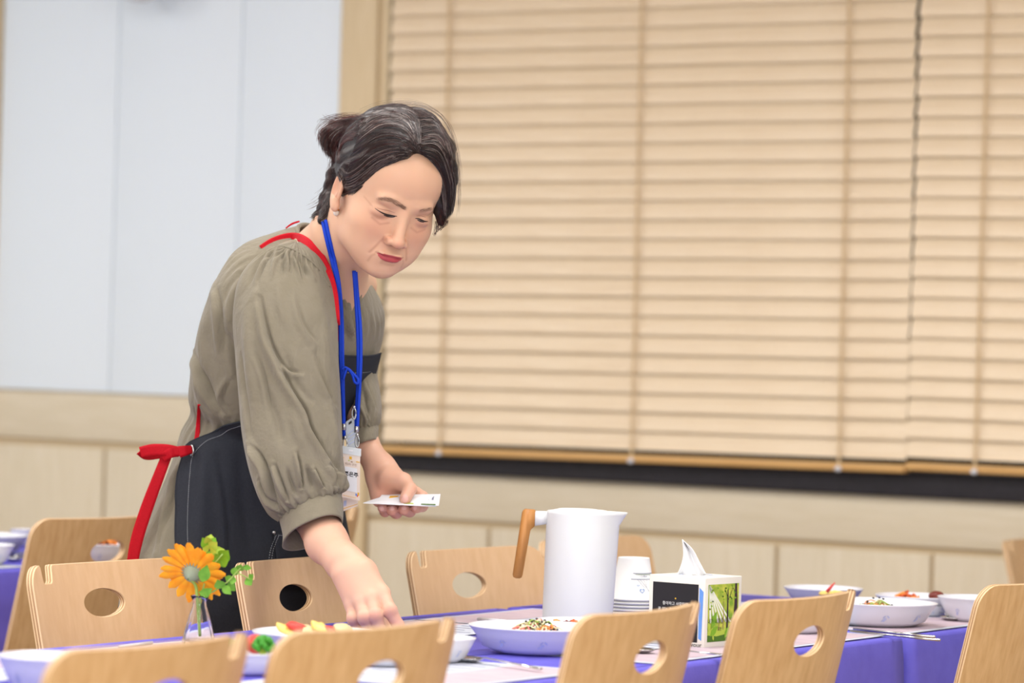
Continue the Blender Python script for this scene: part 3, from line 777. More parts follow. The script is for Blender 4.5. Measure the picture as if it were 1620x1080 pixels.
# next table, left background
dish('plate', -26, 874, .085, .034, 'white plate at the far left on the background table', 'plate', seed=19, base=.5)
dish('bowl', -24, 892, .052, .035, 'white bowl cut off by the left edge on the background table', 'bowl', seed=20, base=.5)
e6, p6 = dish('bowl', 160, 891, .055, .036, 'white bowl of red kimchi seen through the hole of the background chair', 'bowl', seed=21, base=.5)
strands(np.array(p6), 'kimchi', 'red and orange kimchi in the bowl behind the background chair', 'kimchi', 0, 0, .02, .034, .028, 60, ['kimchi', 'dark_red', 'veg_orange'], rad=.003, length=.02)
dish('small_bowl', 34, 862, .022, .03, 'tiny white dish at the far left behind the background plate', 'bowl', seed=22)

# --- cutlery
def spoon(px, py, px2, py2, label, z=TT + .004, Ls=.19):
    """bowl end at (px,py), handle runs toward (px2,py2)"""
    a = on_z(px, py, z); b = on_z(px2, py2, z); d = (b - a); d /= np.linalg.norm(d)
    t = empty('spoon', a, math.atan2(d[1], d[0]), label, 'spoon')
    m_ = MB(); rings = []
    for i in range(13):
        u = i / 12; x = -.026 + .052 * u; wdt = .0185 * math.sqrt(max(0, 1 - (2 * u - 1) ** 2)) + .0004; dep = .007 * (1 - (2 * u - 1) ** 2)
        rings.append([(x, wdt * v, dep * (v * v) - dep * .9 + .003) for v in np.linspace(-1, 1, 11)])
    m_.loft(rings, closed_ring=False); o = m_.obj('spoon_bowl', 'steel', t); o.modifiers.new('s', 'SOLIDIFY').thickness = .0012
    MB().tube([(.024, 0, .003), (.04, 0, .006), (.09, 0, .004), (Ls - .03, 0, .0015)], [.0026, .0024, .0028, .0045], n=10, flat=.4, ref=(0, 1, 0)).obj('handle', 'steel', t); return t
spoon(738, 1043, 886, 1064, 'steel spoon lying right of the second chair, bowl end toward the camera')
spoon(1008, 1029, 1110, 1036, 'steel spoon seen through the hole of the third chair')
spoon(1506, 978, 1440, 960, 'steel spoon in front of the deep bowl at the right')
spoon(22, 884, 60, 868, 'steel spoon on the background table at the left edge')
def stick(a, b, label, nm='chopstick', grp=None, mt='steel', r=.0022):
    m_ = MB().tube([a, b], [r, r * .7], n=8); m_.sphere(a, r * 1.05, nu=8, nv=5); o = m_.obj(nm, mt); tag(o, label, nm, grp); return o
stick(on_z(1486, 1012, TT + .003), on_z(1345, 998, TT + .004), 'steel chopstick nearer the table edge beside the cloth seam', grp='chopsticks by the seam')
stick(on_z(1478, 1007, TT + .003), on_z(1350, 994, TT + .004), 'steel chopstick farther from the table edge beside the cloth seam', grp='chopsticks by the seam')
stick(on_z(1165, 1029, TT + .003), on_z(1290, 1044, TT + .004), 'steel chopstick running from the tissue box behind the fourth chair')
stick(on_z(240, 1016, TT + .003), on_z(188, 1022, TT + .003), 'thin pale stick lying left of the glass vase', mt='paper')
stick(P(757, 979, 5.75), P(800, 982, 5.62), 'white spoon whose handle sticks up behind the salad plate rim', mt='porcelain', nm='spoon', r=.003)

# --- paper placemats
def placemat(cx, cy, hx, hy, rz, label):
    t = empty('placemat', (cx, cy, TT), rz, label, 'placemat')
    MB().box((-hx, -hy, 0), (hx, hy, .0006)).obj('sheet', 'paper', t)
    MB().box((-hx * .9, -hy * .92, .0006), (-hx * .02, hy * .92, .0009)).obj('printed_panel', 'mat_print', t)
    m_ = MB()
    for k in range(9): m_.box((hx * .1, -hy * .8 + k * hy * .19, .0006), (hx * (.55 + .3 * ((k * 7) % 3) / 2), -hy * .8 + k * hy * .19 + .004, .0009))
    m_.obj('printed_lines', 'grey_print', t); return t
ml = ['before the second near chair', 'between the tissue box and the third chair', 'under the chopsticks by the fourth chair']
ys = [3.72, 4.13, 4.66, 5.02, 5.45, 5.72]
near_l = ['paper placemat at the near table edge, bottom left behind the nearest chair', 'paper placemat at the near table edge behind the second chair', 'paper placemat at the near edge between second and third chair, with the spoon', 'paper placemat at the near edge behind the fourth chair, under the chopsticks', 'paper placemat at the near edge beyond the cloth seam', 'paper placemat at the near edge behind the last chair on the right']
far_l = ['paper placemat under the vase at the far table edge', 'paper placemat at the far edge in front of the woman', 'paper placemat at the far edge left of the jug', 'paper placemat at the far edge under the paper cups', 'paper placemat at the far edge under the right-hand plates', 'paper placemat at the far edge under the last bowl']
for k, y in enumerate(ys[:5]):
    placemat(TN - .135, y + .02, .115, .185, math.pi + math.radians(rng.uniform(-1.5, 1.5)), near_l[k])
    placemat(TF + .165, y + .05, .105, .185, math.radians(rng.uniform(-1.5, 1.5)), far_l[k])
placemat(-4.21 - .15, 4.75, .13, .185, 0, 'paper placemat on the background table at the left edge')
placemat(-4.21 - .15, 5.2, .13, .185, 0, 'paper placemat on the background table behind the background chair')

# --- vase with an orange flower
vp = on_z(314, 1020, TT + .001)
vz = np.linalg.norm((vp - CAM) @ _d); V0 = (vp - CAM) @ _d
vs_ = empty('vase', vp, 0, 'small clear ribbed glass bud vase holding the orange flower', 'vase')
k_ = V0 / F_PX      # metres per pixel there
vpf = [(0, 0), (.0215, 0), (.0225, .004), (.0215, .010), (.014, .040), (.0095, .054), (.0090, .060), (.0125, .066), (.0130, .068), (.0115, .068), (.0078, .060), (.0083, .054), (.0125, .040), (.0195, .010), (.018, .006), (0, .006)]
m_ = MB(); m_.lathe(vpf, 48)
for i, v in enumerate(m_.v):
    r = math.hypot(v[0], v[1]); a = math.atan2(v[1], v[0])
    if v[2] < .05 and r > .01: q = 1 + .03 * math.cos(12 * a); m_.v[i] = (v[0] * q, v[1] * q, v[2])
M['vase_glass'] = mat('vase_glass', (.93, .95, 1, 1), .04, trans=1.0, ior=1.35)
m_.obj('glass_body', 'vase_glass', vs_)
M['petal'] = mat('petal_orange', rgb(250, 150, 24), .5, .3, col2=rgb(252, 178, 40), nscale=60); M['calyx'] = mat('calyx', rgb(140, 150, 128), .6)
M['stem'] = mat('stem_green', rgb(150, 176, 84), .5)
M['foliage'] = mat('leaf_green', rgb(96, 150, 48), .5, .3, col2=rgb(120, 170, 60), nscale=80)
fz = V0
fc = P(304, 907, fz); fl = empty('gerbera', fc, 0, 'orange daisy seen from behind, leaning over the rim of the vase', 'flower')
ax = (_r0 * .28 + _up * .52 + _d0 * .80); ax /= np.linalg.norm(ax)      # the bloom faces up and away
e_a = np.cross(ax, _up); e_a /= np.linalg.norm(e_a); e_b = np.cross(ax, e_a)
pm = None
for layer, (n_, ln, tilt) in enumerate(((17, .041, .12), (15, .034, .34))):
    for k in range(n_):
        a = 2 * math.pi * (k + .5 * layer) / n_ + rng.uniform(-.06, .06); d = e_a * math.cos(a) + e_b * math.sin(a); sd = np.cross(ax, d)
        m_ = MB(); rows = []; l = ln * rng.uniform(.92, 1.08)
        for j in range(7):
            t = j / 6; wv = .0062 * (math.sin(min(1, t * 1.25) * math.pi * .55) ** .7) * (1 if t < .8 else math.sqrt(max(0, 1 - ((t - .8) / .21) ** 2))); c = d * (.008 + l * t) + ax * (tilt * l * t - .006 * t * t)
            rows.append([c + sd * wv * v + ax * (.0015 * (v * v)) for v in (-1, -.5, 0, .5, 1)])
        m_.loft(rows, closed_ring=False); o = m_.obj('petal', 'petal', fl, fix=False)
m_ = MB(); rg = []
for (r, z) in ((0.0015, -.014), (.0045, -.012), (.0095, -.007), (.0125, .0), (.013, .004)): rg.append([e_a * r * math.cos(t) + e_b * r * math.sin(t) + ax * z for t in np.linspace(0, 2 * math.pi, 24, endpoint=False)])
m_.loft(rg); 
for k in range(20):
    a = 2 * math.pi * k / 20; d = e_a * math.cos(a) + e_b * math.sin(a); sd = np.cross(ax, d)
    m_.add([d * .0115 + sd * .0018 - ax * .001, d * .0115 - sd * .0018 - ax * .001, d * .0185 + ax * .0015], [(0, 1, 2)])
m_.obj('calyx', 'calyx', fl)
m_ = MB(); m_.sphere(ax * .006, .012, nu=14, nv=8); m_.obj('disc', 'brown_print', fl)
sp_ = catmull([fc - ax * .012, P(309, 925, fz), P(312, 945, fz), P(314, 975, fz), P(316, 1008, fz)], 16)
m_ = MB().tube(sp_, .0022, n=8); shift(m_, fc); m_.obj('stem', 'stem', fl)
def leafmesh(base, tip, wd, nrm, droop=.0):
    base, tip, nrm = np.array(base), np.array(tip), np.array(nrm); d = tip - base; l = np.linalg.norm(d); d = d / l; sd = np.cross(d, nrm); sd /= np.linalg.norm(sd); nn = np.cross(sd, d); rows = []
    for j in range(8):
        t = j / 7; w_ = wd * math.sin(math.pi * min(.985, max(.02, t ** .85))) ; c = base + d * l * t + nn * droop * l * math.sin(t * 3.1)
        rows.append([c + sd * w_ * v + nn * (.12 * wd * v * v) for v in (-1, -.5, 0, .5, 1)])
    return rows
def add_leaf(par, org, b, t, wd, nrm=None, mt='foliage', name='leaf'):
    m_ = MB(); m_.loft(leafmesh(b, t, wd, -_d0 if nrm is None else nrm, .06), closed_ring=False); shift(m_, org); o = m_.obj(name, mt, par, fix=False); return o
sg = empty('greenery_sprig', P(331, 940, fz), 0, 'leafy green sprig with pale rounded leaves rising behind the orange flower', 'sprig')
so = np.array(P(331, 940, fz))
m_ = MB().tube(catmull([P(315, 1000, fz), P(317, 950, fz), P(330, 900, fz + .01), P(336, 878, fz + .015), P(330, 858, fz + .015)], 14), .0011, n=6)
m_.tube(catmull([P(330, 900, fz + .01), P(342, 888, fz), P(352, 876, fz)], 6), .0009, n=6)
shift(m_, so); m_.obj('stem', 'stem', sg)
for (bx, by, tx, ty, wd) in ((331, 866, 320, 850, .008), (331, 862, 334, 845, .008), (332, 868, 344, 857, .008), (330, 870, 320, 866, .007), (333, 874, 343, 872, .007), (331, 872, 335, 892, .009), (348, 884, 345, 864, .010), (350, 884, 362, 870, .010), (350, 886, 363, 885, .010), (346, 888, 340, 875, .009), (350, 880, 354, 897, .008), (331, 860, 326, 848, .006), (333, 864, 341, 850, .006)):
    add_leaf(sg, so, P(bx, by, fz + .012), P(tx, ty, fz + .008 + rng.uniform(-.01, .01)), wd, mt='green_light' if rng.random() < .5 else 'green_leaf')
add_leaf(sg, so, P(320, 920, fz - .02), P(328, 893, fz - .026), .0085)
sg2 = empty('greenery_sprig', P(340, 935, fz), 0, 'green sprig with small leaves reaching right from the vase over the chair corner', 'sprig'); so = np.array(P(340, 935, fz))
m_ = MB().tube(catmull([P(316, 985, fz), P(318, 948, fz), P(338, 935, fz), P(360, 920, fz - .01), P(374, 905, fz - .01), P(382, 897, fz - .01)], 16), .0011, n=6)
m_.tube(catmull([P(374, 905, fz - .01), P(388, 912, fz - .01), P(396, 916, fz - .01)], 6), .0008, n=6); shift(m_, so); m_.obj('stem', 'stem', sg2)
for (bx, by, tx, ty, wd) in ((330, 938, 314, 936, .006), (316, 944, 336, 930, .0065), (350, 930, 344, 916, .008), (352, 926, 366, 940, .006), (360, 922, 372, 934, .006), (370, 912, 366, 925, .005), (370, 910, 374, 896, .006), (378, 902, 382, 892, .006), (384, 896, 398, 899, .004), (390, 914, 398, 926, .0065), (394, 914, 401, 908, .004), (368, 918, 356, 912, .005)):
    add_leaf(sg2, so, P(bx, by, fz - .006), P(tx, ty, fz - .008 + rng.uniform(-.01, .01)), wd)
# ------------------------------------------------------------ signed-distance modelling of the figure
from mathutils.bvhtree import BVHTree
def smin(a, b, k): h = np.clip(.5 + .5 * (b - a) / k, 0, 1); return b * (1 - h) + a * h - k * h * (1 - h)
def smax(a, b, k): return -smin(-a, -b, k)
def ell(p, c, r, R=None):
    q = p - np.array(c)
    if R is not None: q = q @ R
    r = np.array(r); k0 = np.linalg.norm(q / r, axis=-1); k1 = np.linalg.norm(q / (r * r), axis=-1) + 1e-9
    return k0 * (k0 - 1) / k1
def capl(p, a, b, ra, rb):
    a, b = np.array(a), np.array(b); ab = b - a; t = np.clip(((p - a) @ ab) / (ab @ ab), 0, 1)
    return np.linalg.norm(p - a - t[..., None] * ab, axis=-1) - (ra + (rb - ra) * t)
def nets(f, lo, hi, h):
    lo, hi = np.array(lo, float), np.array(hi, float); n = np.ceil((hi - lo) / h).astype(int) + 1
    ax = [lo[i] + h * np.arange(n[i]) for i in range(3)]
    D = np.empty(n, np.float32)
    YZ = np.stack(np.meshgrid(ax[1], ax[2], indexing='ij'), -1)
    for i0 in range(0, n[0], 16):
        xs = ax[0][i0:i0 + 16]; p = np.empty((len(xs),) + YZ.shape[:2] + (3,)); p[..., 0] = xs[:, None, None]; p[..., 1:] = YZ[None]
        D[i0:i0 + 16] = f(p)
    S_ = D < 0
    cells = np.zeros(n - 1, bool); cnt = np.zeros(n - 1, np.float32); acc = np.zeros(tuple(n - 1) + (3,), np.float32)
    idx = np.array(list(np.ndindex(2, 2, 2)))
    sl = lambda o: tuple(slice(o[k], n[k] - 1 + o[k]) for k in range(3))
    for a in range(3):
        for o in idx:
            if o[a] == 1: continue
            o2 = o.copy(); o2[a] = 1; A, B = D[sl(o)], D[sl(o2)]; c = (A < 0) != (B < 0)
            t = np.where(c, A / (A - B + 1e-12), 0)
            for k in range(3): acc[..., k] += np.where(c, (t if k == a else 0) + o[k], 0)
            cnt += c
    act = cnt > 0; ids = -np.ones(n - 1, int); w_ = np.argwhere(act); ids[act] = np.arange(len(w_))
    V = lo + h * (w_ + acc[act] / cnt[act][:, None])
    F = []
    for a in range(3):
        b, c = (a + 1) % 3, (a + 2) % 3
        s0 = [slice(None)] * 3; s1 = [slice(None)] * 3; s0[a] = slice(0, n[a] - 1); s1[a] = slice(1, n[a])
        ch = S_[tuple(s0)] != S_[tuple(s1)]; e = np.argwhere(ch); inn = S_[tuple(s0)][ch]
        ok = (e[:, b] > 0) & (e[:, c] > 0) & (e[:, b] < n[b] - 1) & (e[:, c] < n[c] - 1); e = e[ok]; inn = inn[ok]
        q = []
        for db, dc in ((-1, -1), (0, -1), (0, 0), (-1, 0)):
            z = e.copy(); z[:, b] += db; z[:, c] += dc; q.append(ids[z[:, 0], z[:, 1], z[:, 2]])
        q = np.stack(q, 1); q[~inn] = q[~inn][:, ::-1]; F.append(q)
    return V, np.concatenate(F)
def seg_dist(q, pl):
    best = np.full(len(q), 1e9); par = np.zeros(len(q)); L_ = [0.0]
    for i in range(len(pl) - 1): L_.append(L_[-1] + math.dist(pl[i], pl[i + 1]))
    for i in range(len(pl) - 1):
        a, b = np.array(pl[i], float), np.array(pl[i + 1], float); ab = b - a; t = np.clip(((q - a) @ ab) / (ab @ ab), 0, 1)
        v = q - a - t[:, None] * ab; d = np.hypot(v[:, 0], v[:, 1]) * np.sign(ab[0] * v[:, 1] - ab[1] * v[:, 0]); m = np.abs(d) < np.abs(best)
        best[m] = d[m]; par[m] = (L_[i] + t[m] * (L_[i + 1] - L_[i])) / L_[-1]
    return best, par
def np_mesh(name, V, F, mt, smooth=True):
    me = bpy.data.meshes.new(name); me.vertices.add(len(V)); me.vertices.foreach_set('co', np.asarray(V, np.float32).ravel())
    k = F.shape[1]; me.loops.add(len(F) * k); me.loops.foreach_set('vertex_index', F.astype(np.int32).ravel()); me.polygons.add(len(F))
    me.polygons.foreach_set('loop_start', np.arange(0, len(F) * k, k, dtype=np.int32)); me.polygons.foreach_set('loop_total', np.full(len(F), k, np.int32))
    me.update(calc_edges=True); me.validate()
    if smooth: me.polygons.foreach_set('use_smooth', [True] * len(me.polygons))
    me.materials.append(M[mt]); return me
def bvh_of(V, F): return BVHTree.FromPolygons([tuple(v) for v in V], [tuple(int(i) for i in f) for f in F])
def drape(b, px, py, off=.0008, Zd=None):
    v = Vector(ray(px, py)).normalized(); h_ = b.ray_cast(Vector(CAM), v)
    if h_[0] is None: return P(px, py, Zd) if Zd else None
    return np.array(h_[0]) - np.array(v) * off

M['skin'] = mat('skin', rgb(226, 182, 156), .48, .35, attr='tint', sss=.25)
M['hair'] = mat('hair_dark', rgb(40, 32, 32), .42, .5, bump=.5, bscale=30, stretch=(1, 1, 1))
M['hair_a'] = mat('hair_black', rgb(38, 31, 31), .35, .6); M['hair_b'] = mat('hair_brown', rgb(66, 46, 42), .38, .55)
M['hair_c'] = mat('hair_grey', rgb(150, 138, 132), .35, .6); M['hair_r'] = mat('hair_auburn', rgb(78, 34, 30), .38, .55)
M['lash'] = mat('lash', rgb(36, 26, 26), .6); M['brow'] = mat('brow_hair', rgb(142, 108, 90), .6)
M['blouse'] = mat('blouse_olive', rgb(130, 122, 106), .85, .15, col2=rgb(126, 118, 101), nscale=40, bump=.25, bscale=130, sheen=.15)
def add_wrinkle(m, sc, dist, st, stretch=(1, 1, .5)):
    nt = m.node_tree; b = nt.nodes['Principled BSDF']; tc = nt.nodes.new('ShaderNodeTexCoord'); mp = nt.nodes.new('ShaderNodeMapping'); mp.inputs['Scale'].default_value = stretch
    n = nt.nodes.new('ShaderNodeTexNoise'); n.inputs['Scale'].default_value = sc; n.inputs['Detail'].default_value = 3; n.inputs['Distortion'].default_value = .8
    bp = nt.nodes.new('ShaderNodeBump'); bp.inputs['Strength'].default_value = st; bp.inputs['Distance'].default_value = dist
    nt.links.new(tc.outputs['Object'], mp.inputs[0]); nt.links.new(mp.outputs[0], n.inputs[0]); nt.links.new(n.outputs['Fac'], bp.inputs['Height'])
    old = b.inputs['Normal'].links[0].from_node if b.inputs['Normal'].links else None
    if old: nt.links.new(bp.outputs[0], old.inputs['Normal'])
    else: nt.links.new(bp.outputs[0], b.inputs['Normal'])
add_wrinkle(M['blouse'], 26, .010, .55)
M['apron'] = mat('apron_charcoal', rgb(47, 49, 56), .85, .2, col2=rgb(43, 45, 52), nscale=300, bump=.15, bscale=700)
M['stitch'] = mat('stitch_white', rgb(170, 172, 176), .8)
M['red'] = mat('strap_red', rgb(190, 8, 30), .7, .25, col2=rgb(178, 6, 26), nscale=400)
M['blue_cord'] = mat('lanyard_blue', rgb(14, 60, 190), .6, .3)
M['leather'] = mat('leather_brown', rgb(140, 74, 44), .6); M['trousers'] = mat('trousers_black', rgb(34, 34, 38), .85)
M['pearl'] = mat('pearl', rgb(236, 228, 216), .2, .6); M['gold'] = mat('gold', rgb(214, 170, 96), .25, metal=1)
M['plastic'] = mat('badge_plastic', rgb(206, 210, 214), .2, .5); M['badge'] = mat('badge_print', rgb(232, 216, 204), .45, .4)
M['card'] = mat('card_white', rgb(230, 231, 236), .5, .3); M['nail'] = mat('nail', rgb(228, 176, 162), .25, .5)
M['eye'] = mat('eyeball', rgb(60, 44, 40), .15, .5)

# head frame (x = her left, y = face forward, z = crown)
Qc = np.array([[0.8935823, 0.31412814, 0.32067771], [-0.18993678, -0.38269061, 0.90414153], [-0.40673664, 0.86883336, 0.28230107]])
HZ = 5.66
HQ = np.stack([_r, _u, -_d], 1) @ Qc           # local -> world
HO = P(612.4, 306.5, HZ)
def hw(p): return HO + np.asarray(p) @ HQ.T
def hl(p): return (np.asarray(p) - HO) @ HQ

neckB = hl(P(522, 412, 5.765)); neckC = hl(P(498, 470, 5.83)); shR = hl(P(470, 432, 5.72)); shL = hl(P(560, 452, 5.92)); neckM = hl(P(545, 372, 5.715))
ES = .0315; EZ = -.006
def head(p):
    x = np.abs(p[..., 0]); q = p.copy(); q[..., 0] = x
    d = ell(p, (0, -.006, .03), (.0735, .094, .086))
    d = smin(d, ell(p, (0, .030, -.028), (.061, .058, .078)), .02)
    d = smin(d, ell(p, (0, .040, .045), (.058, .047, .045)), .02)          # forehead
    d = smin(d, ell(q, (.034, .048, -.032), (.029, .031, .030)), .018); d = smin(d, ell(q, (.030, .052, -.066), (.022, .022, .022)), .02)     # cheeks
    d = smin(d, ell(q, (.040, .012, -.062), (.020, .036, .024)), .02)      # jaw corner
    d = smin(d, ell(p, (0, .050, -.082), (.034, .034, .028)), .02)
    d = smin(d, ell(p, (0, .069, -.094), (.018, .013, .013)), .014)        # chin
    d = smin(d, ell(q, (.022, .080, .014), (.022, .009, .008)), .012)      # brow
    d = smax(d, -ell(q, (ES - .001, .108, EZ + .002), (.020, .021, .013)), .012)  # socket
    d = smin(d, ell(q, (ES, .0715, EZ - .001), (.0165, .0150, .0115)), .003)  # lids over the ball
    d = smin(d, capl(q, (.010, .079, EZ - .013), (.040, .070, EZ - .011), .0030, .002), .007)  # lower lid bag
    d = smin(d, capl(p, (0, .083, .012), (0, .097, -.030), .0065, .0078), .010)   # nose ridge
    d = smin(d, ell(p, (0, .1005, -.0405), (.0105, .0100, .0088)), .006)
    d = smin(d, ell(q, (.0125, .0925, -.0425), (.0068, .0092, .0068)), .004)
    d = smax(d, -ell(q, (.0066, .0985, -.0510), (.0036, .0045, .0036)), .002)
    d = smin(d, ell(p, (0, .072, -.066), (.026, .019, .019)), .012)        # muzzle
    d = smax(d, -capl(q, (.0185, .0945, -.043), (.031, .0835, -.070), .0018, .0016), .005)  # smile fold
    d = smin(d, ell(q, (.0060, .0895, -.0635), (.0125, .0060, .0040)), .003)
    d = smin(d, ell(p, (0, .0885, -.0715), (.0150, .0065, .0046)), .003)
    d = smax(d, -capl(q, (0, .0965, -.0672), (.0215, .0850, -.0665), .0008, .0006), .0022)
    d = smax(d, -ell(p, (0, .098, -.083), (.014, .008, .005)), .008)
    # ears
    e = ell(q, (.0745, -.008, -.012), (.0060, .0165, .0300)); e = smax(e, -ell(q, (.0815, -.006, -.006), (.0065, .0110, .0200)), .003)
    e = smin(e, ell(q, (.0725, .0, -.036), (.0055, .0085, .0090)), .006); d = smin(d, e, .005)
    # neck, shoulders
    d = smin(d, capl(p, (0, -.030, -.035), neckM, .054, .049), .022)
    d = smin(d, capl(p, neckM, neckB, .049, .054), .02)
    d = smin(d, capl(p, neckB, neckC, .052, .085), .03)
    d = smin(d, capl(p, neckB, shR, .040, .036), .03); d = smin(d, capl(p, neckB, shL, .038, .036), .03)
    return d
ex = np.array([neckC, shR, shL, (-.10, -.12, -.14), (.10, .13, .13)])
hv, hf = nets(head, ex.min(0) - .045, ex.max(0) + .01, .0016)
def tint_head(v):
    base = np.array(rgb(216, 172, 144)[:3]); c = np.repeat(base[None], len(v), 0)
    def blend(c, col, m): return c * (1 - m[:, None]) + np.array(rgb(*col)[:3]) * m[:, None]
    x = np.abs(v[:, 0]); y, z = v[:, 1], v[:, 2]
    m = np.exp(-((x - .036) / .02) ** 2 - ((z + .03) / .022) ** 2) * (y > .03); c = blend(c, (206, 146, 120), m * .5)
    m = np.exp(-(x / .012) ** 2 - ((z + .042) / .012) ** 2) * (y > .08); c = blend(c, (204, 142, 120), m * .5)
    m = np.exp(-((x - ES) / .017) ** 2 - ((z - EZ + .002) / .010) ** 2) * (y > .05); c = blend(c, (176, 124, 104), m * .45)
    m = np.exp(-((x - .0155) / .006) ** 2 - ((z + .054) / .010) ** 2) * (y > .07); c = blend(c, (196, 144, 122), m * .4)
    def line(c, pl, sg, m, col=(166, 112, 92)):  # darkens folds and nostrils: their shade is painted into the skin tint
        d, _t = seg_dist(np.stack([x, z], 1), pl); w_ = np.exp(-(d / sg) ** 2) * m * (y > .04); return c * (1 - w_[:, None]) + np.array(rgb(*col)[:3]) * w_[:, None]
    c = line(c, [(.0165, -.040), (.0225, -.052), (.030, -.070)], .0018, .45); c = line(c, [(.0205, -.066), (.026, -.074), (.027, -.084)], .0016, .3)
    c = line(c, [(.018, -.018), (.030, -.0235), (.043, -.018)], .0016, .4); c = line(c, [(.047, -.002), (.056, .004)], .0012, .3)
    c = line(c, [(.0105, -.036), (.0185, -.040), (.0185, -.048), (.010, -.050)], .0014, .35, (170, 110, 92)); c = line(c, [(.0045, -.0495), (.0085, -.0495)], .0018, .6, (120, 66, 56))
    c = line(c, [(0, -.081), (.010, -.080)], .002, .25)
    em = (x > .066) & (np.abs(y + .006) < .012) & (np.abs(z + .004) < .018); c[em] = c[em] * .6 + np.array(rgb(176, 110, 86)[:3]) * .4  # shade of the ear hollow put into the vertex colour
    pq = pix(hw(v))[:, :2]
    for pl in ([(600, 314.5), (612, 314.5), (626, 320), (641, 329)], [(665, 334), (678, 331.5), (690, 333)]):
        d, _t = seg_dist(pq, pl); w_ = np.exp(-(d / (4.0 - 1.5 * np.abs(_t - .5))) ** 2) * .5 * (y > .05); c = c * (1 - w_[:, None]) + np.array(rgb(128, 92, 76)[:3]) * w_[:, None]
    # lips
    up = (z < -.0668) ; wl = 1 - (x / .0198) ** 2
    zc = np.where(up, -.0672 - .0082 * np.sqrt(np.clip(wl, 0, 1)), -.0672 + .0045 * np.sqrt(np.clip(wl, 0, 1)) * (1 - .25 * np.exp(-(x / .004) ** 2)))
    ins = (x < .0198) & (y > .07) & np.where(up, z > zc, z < zc); c[ins] = np.array(rgb(176, 74, 80)[:3])
    return c
ht = tint_head(hv)
headV = hw(hv)
faceB = bvh_of(headV, hf)

# --- arms and hands (world metres through picture points)
def pz(px, py, Z): return P(px, py, Z)
k1 = 5.42 / F_PX     # m per px at the near hand
def rhand(p):
    A = [(498, 812, 5.60), (517, 858, 5.53), (538, 890, 5.48), (566, 912, 5.45)]
    W0, W1 = pz(*A[0]), pz(*A[1])
    d = capl(p, pz(470, 740, 5.62), W0, .037, .0335)
    d = smin(d, capl(p, W0, W1, .0335, .0300), .01); d = smin(d, capl(p, W1, pz(545, 890, 5.475), .0300, .0255), .012); d = smin(d, capl(p, pz(545, 890, 5.475), pz(569, 908, 5.455), .0265, .0262), .012)
    # metacarpals
    kn = [(556, 955, 5.430), (571, 951, 5.420), (587, 946, 5.418), (604, 938, 5.428)]
    rk = [.0098, .0108, .0112, .0112]
    for (x, y, z), r in zip(kn, rk):
        wx_ = 560 + (x - 578) * .55; d = smin(d, capl(p, pz(wx_, 912, 5.452), pz(x, y, z), .020, r + .0010), .011)
    d = smin(d, ell(p, pz(577, 932, 5.450), (.024, .024, .022)), .012)
    F_ = [[(556, 955, 5.430), (559, 978, 5.415), (566, 993, 5.420), (572, 1004, 5.43)], [(571, 951, 5.420), (577, 977, 5.400), (583, 996, 5.405), (587, 1008, 5.415)],
          [(587, 946, 5.418), (594, 974, 5.398), (600, 995, 5.400), (603, 1009, 5.41)], [(604, 938, 5.428), (617, 966, 5.405), (630, 989, 5.405), (636, 1005, 5.41)]]
    R_f = [[.0094, .0086, .0078, .0068], [.0104, .0096, .0086, .0074], [.0108, .0099, .0088, .0076], [.0110, .0098, .0088, .0076]]
    fd = None
    for pts, rr in zip(F_, R_f):
        g = None
        for i in range(3):
            c = capl(p, pz(*pts[i]), pz(*pts[i + 1]), rr[i], rr[i + 1]); g = c if g is None else smin(g, c, .003)
        g = smin(g, ell(p, pz(*pts[1]), (rr[1] * 1.12,) * 3), .003)
        fd = g if fd is None else smin(fd, g, .0012)
    d = smin(d, fd, .005)
    th = smin(capl(p, pz(590, 925, 5.47), pz(607, 958, 5.475), .016, .012), smin(capl(p, pz(607, 958, 5.475), pz(606, 985, 5.45), .0115, .0105), capl(p, pz(606, 985, 5.45), pz(612, 1004, 5.425), .0105, .008), .004), .005)
    return smin(d, th, .006)
def box_of(pts, m): a = np.array([pz(*q) for q in pts]); return a.min(0) - m, a.max(0) + m
lo, hi = box_of([(470, 740, 5.62), (498, 812, 5.60), (560, 900, 5.45), (572, 1004, 5.43), (640, 1006, 5.41), (590, 925, 5.47)], .05)
rv, rf = nets(rhand, lo, hi, .0017)
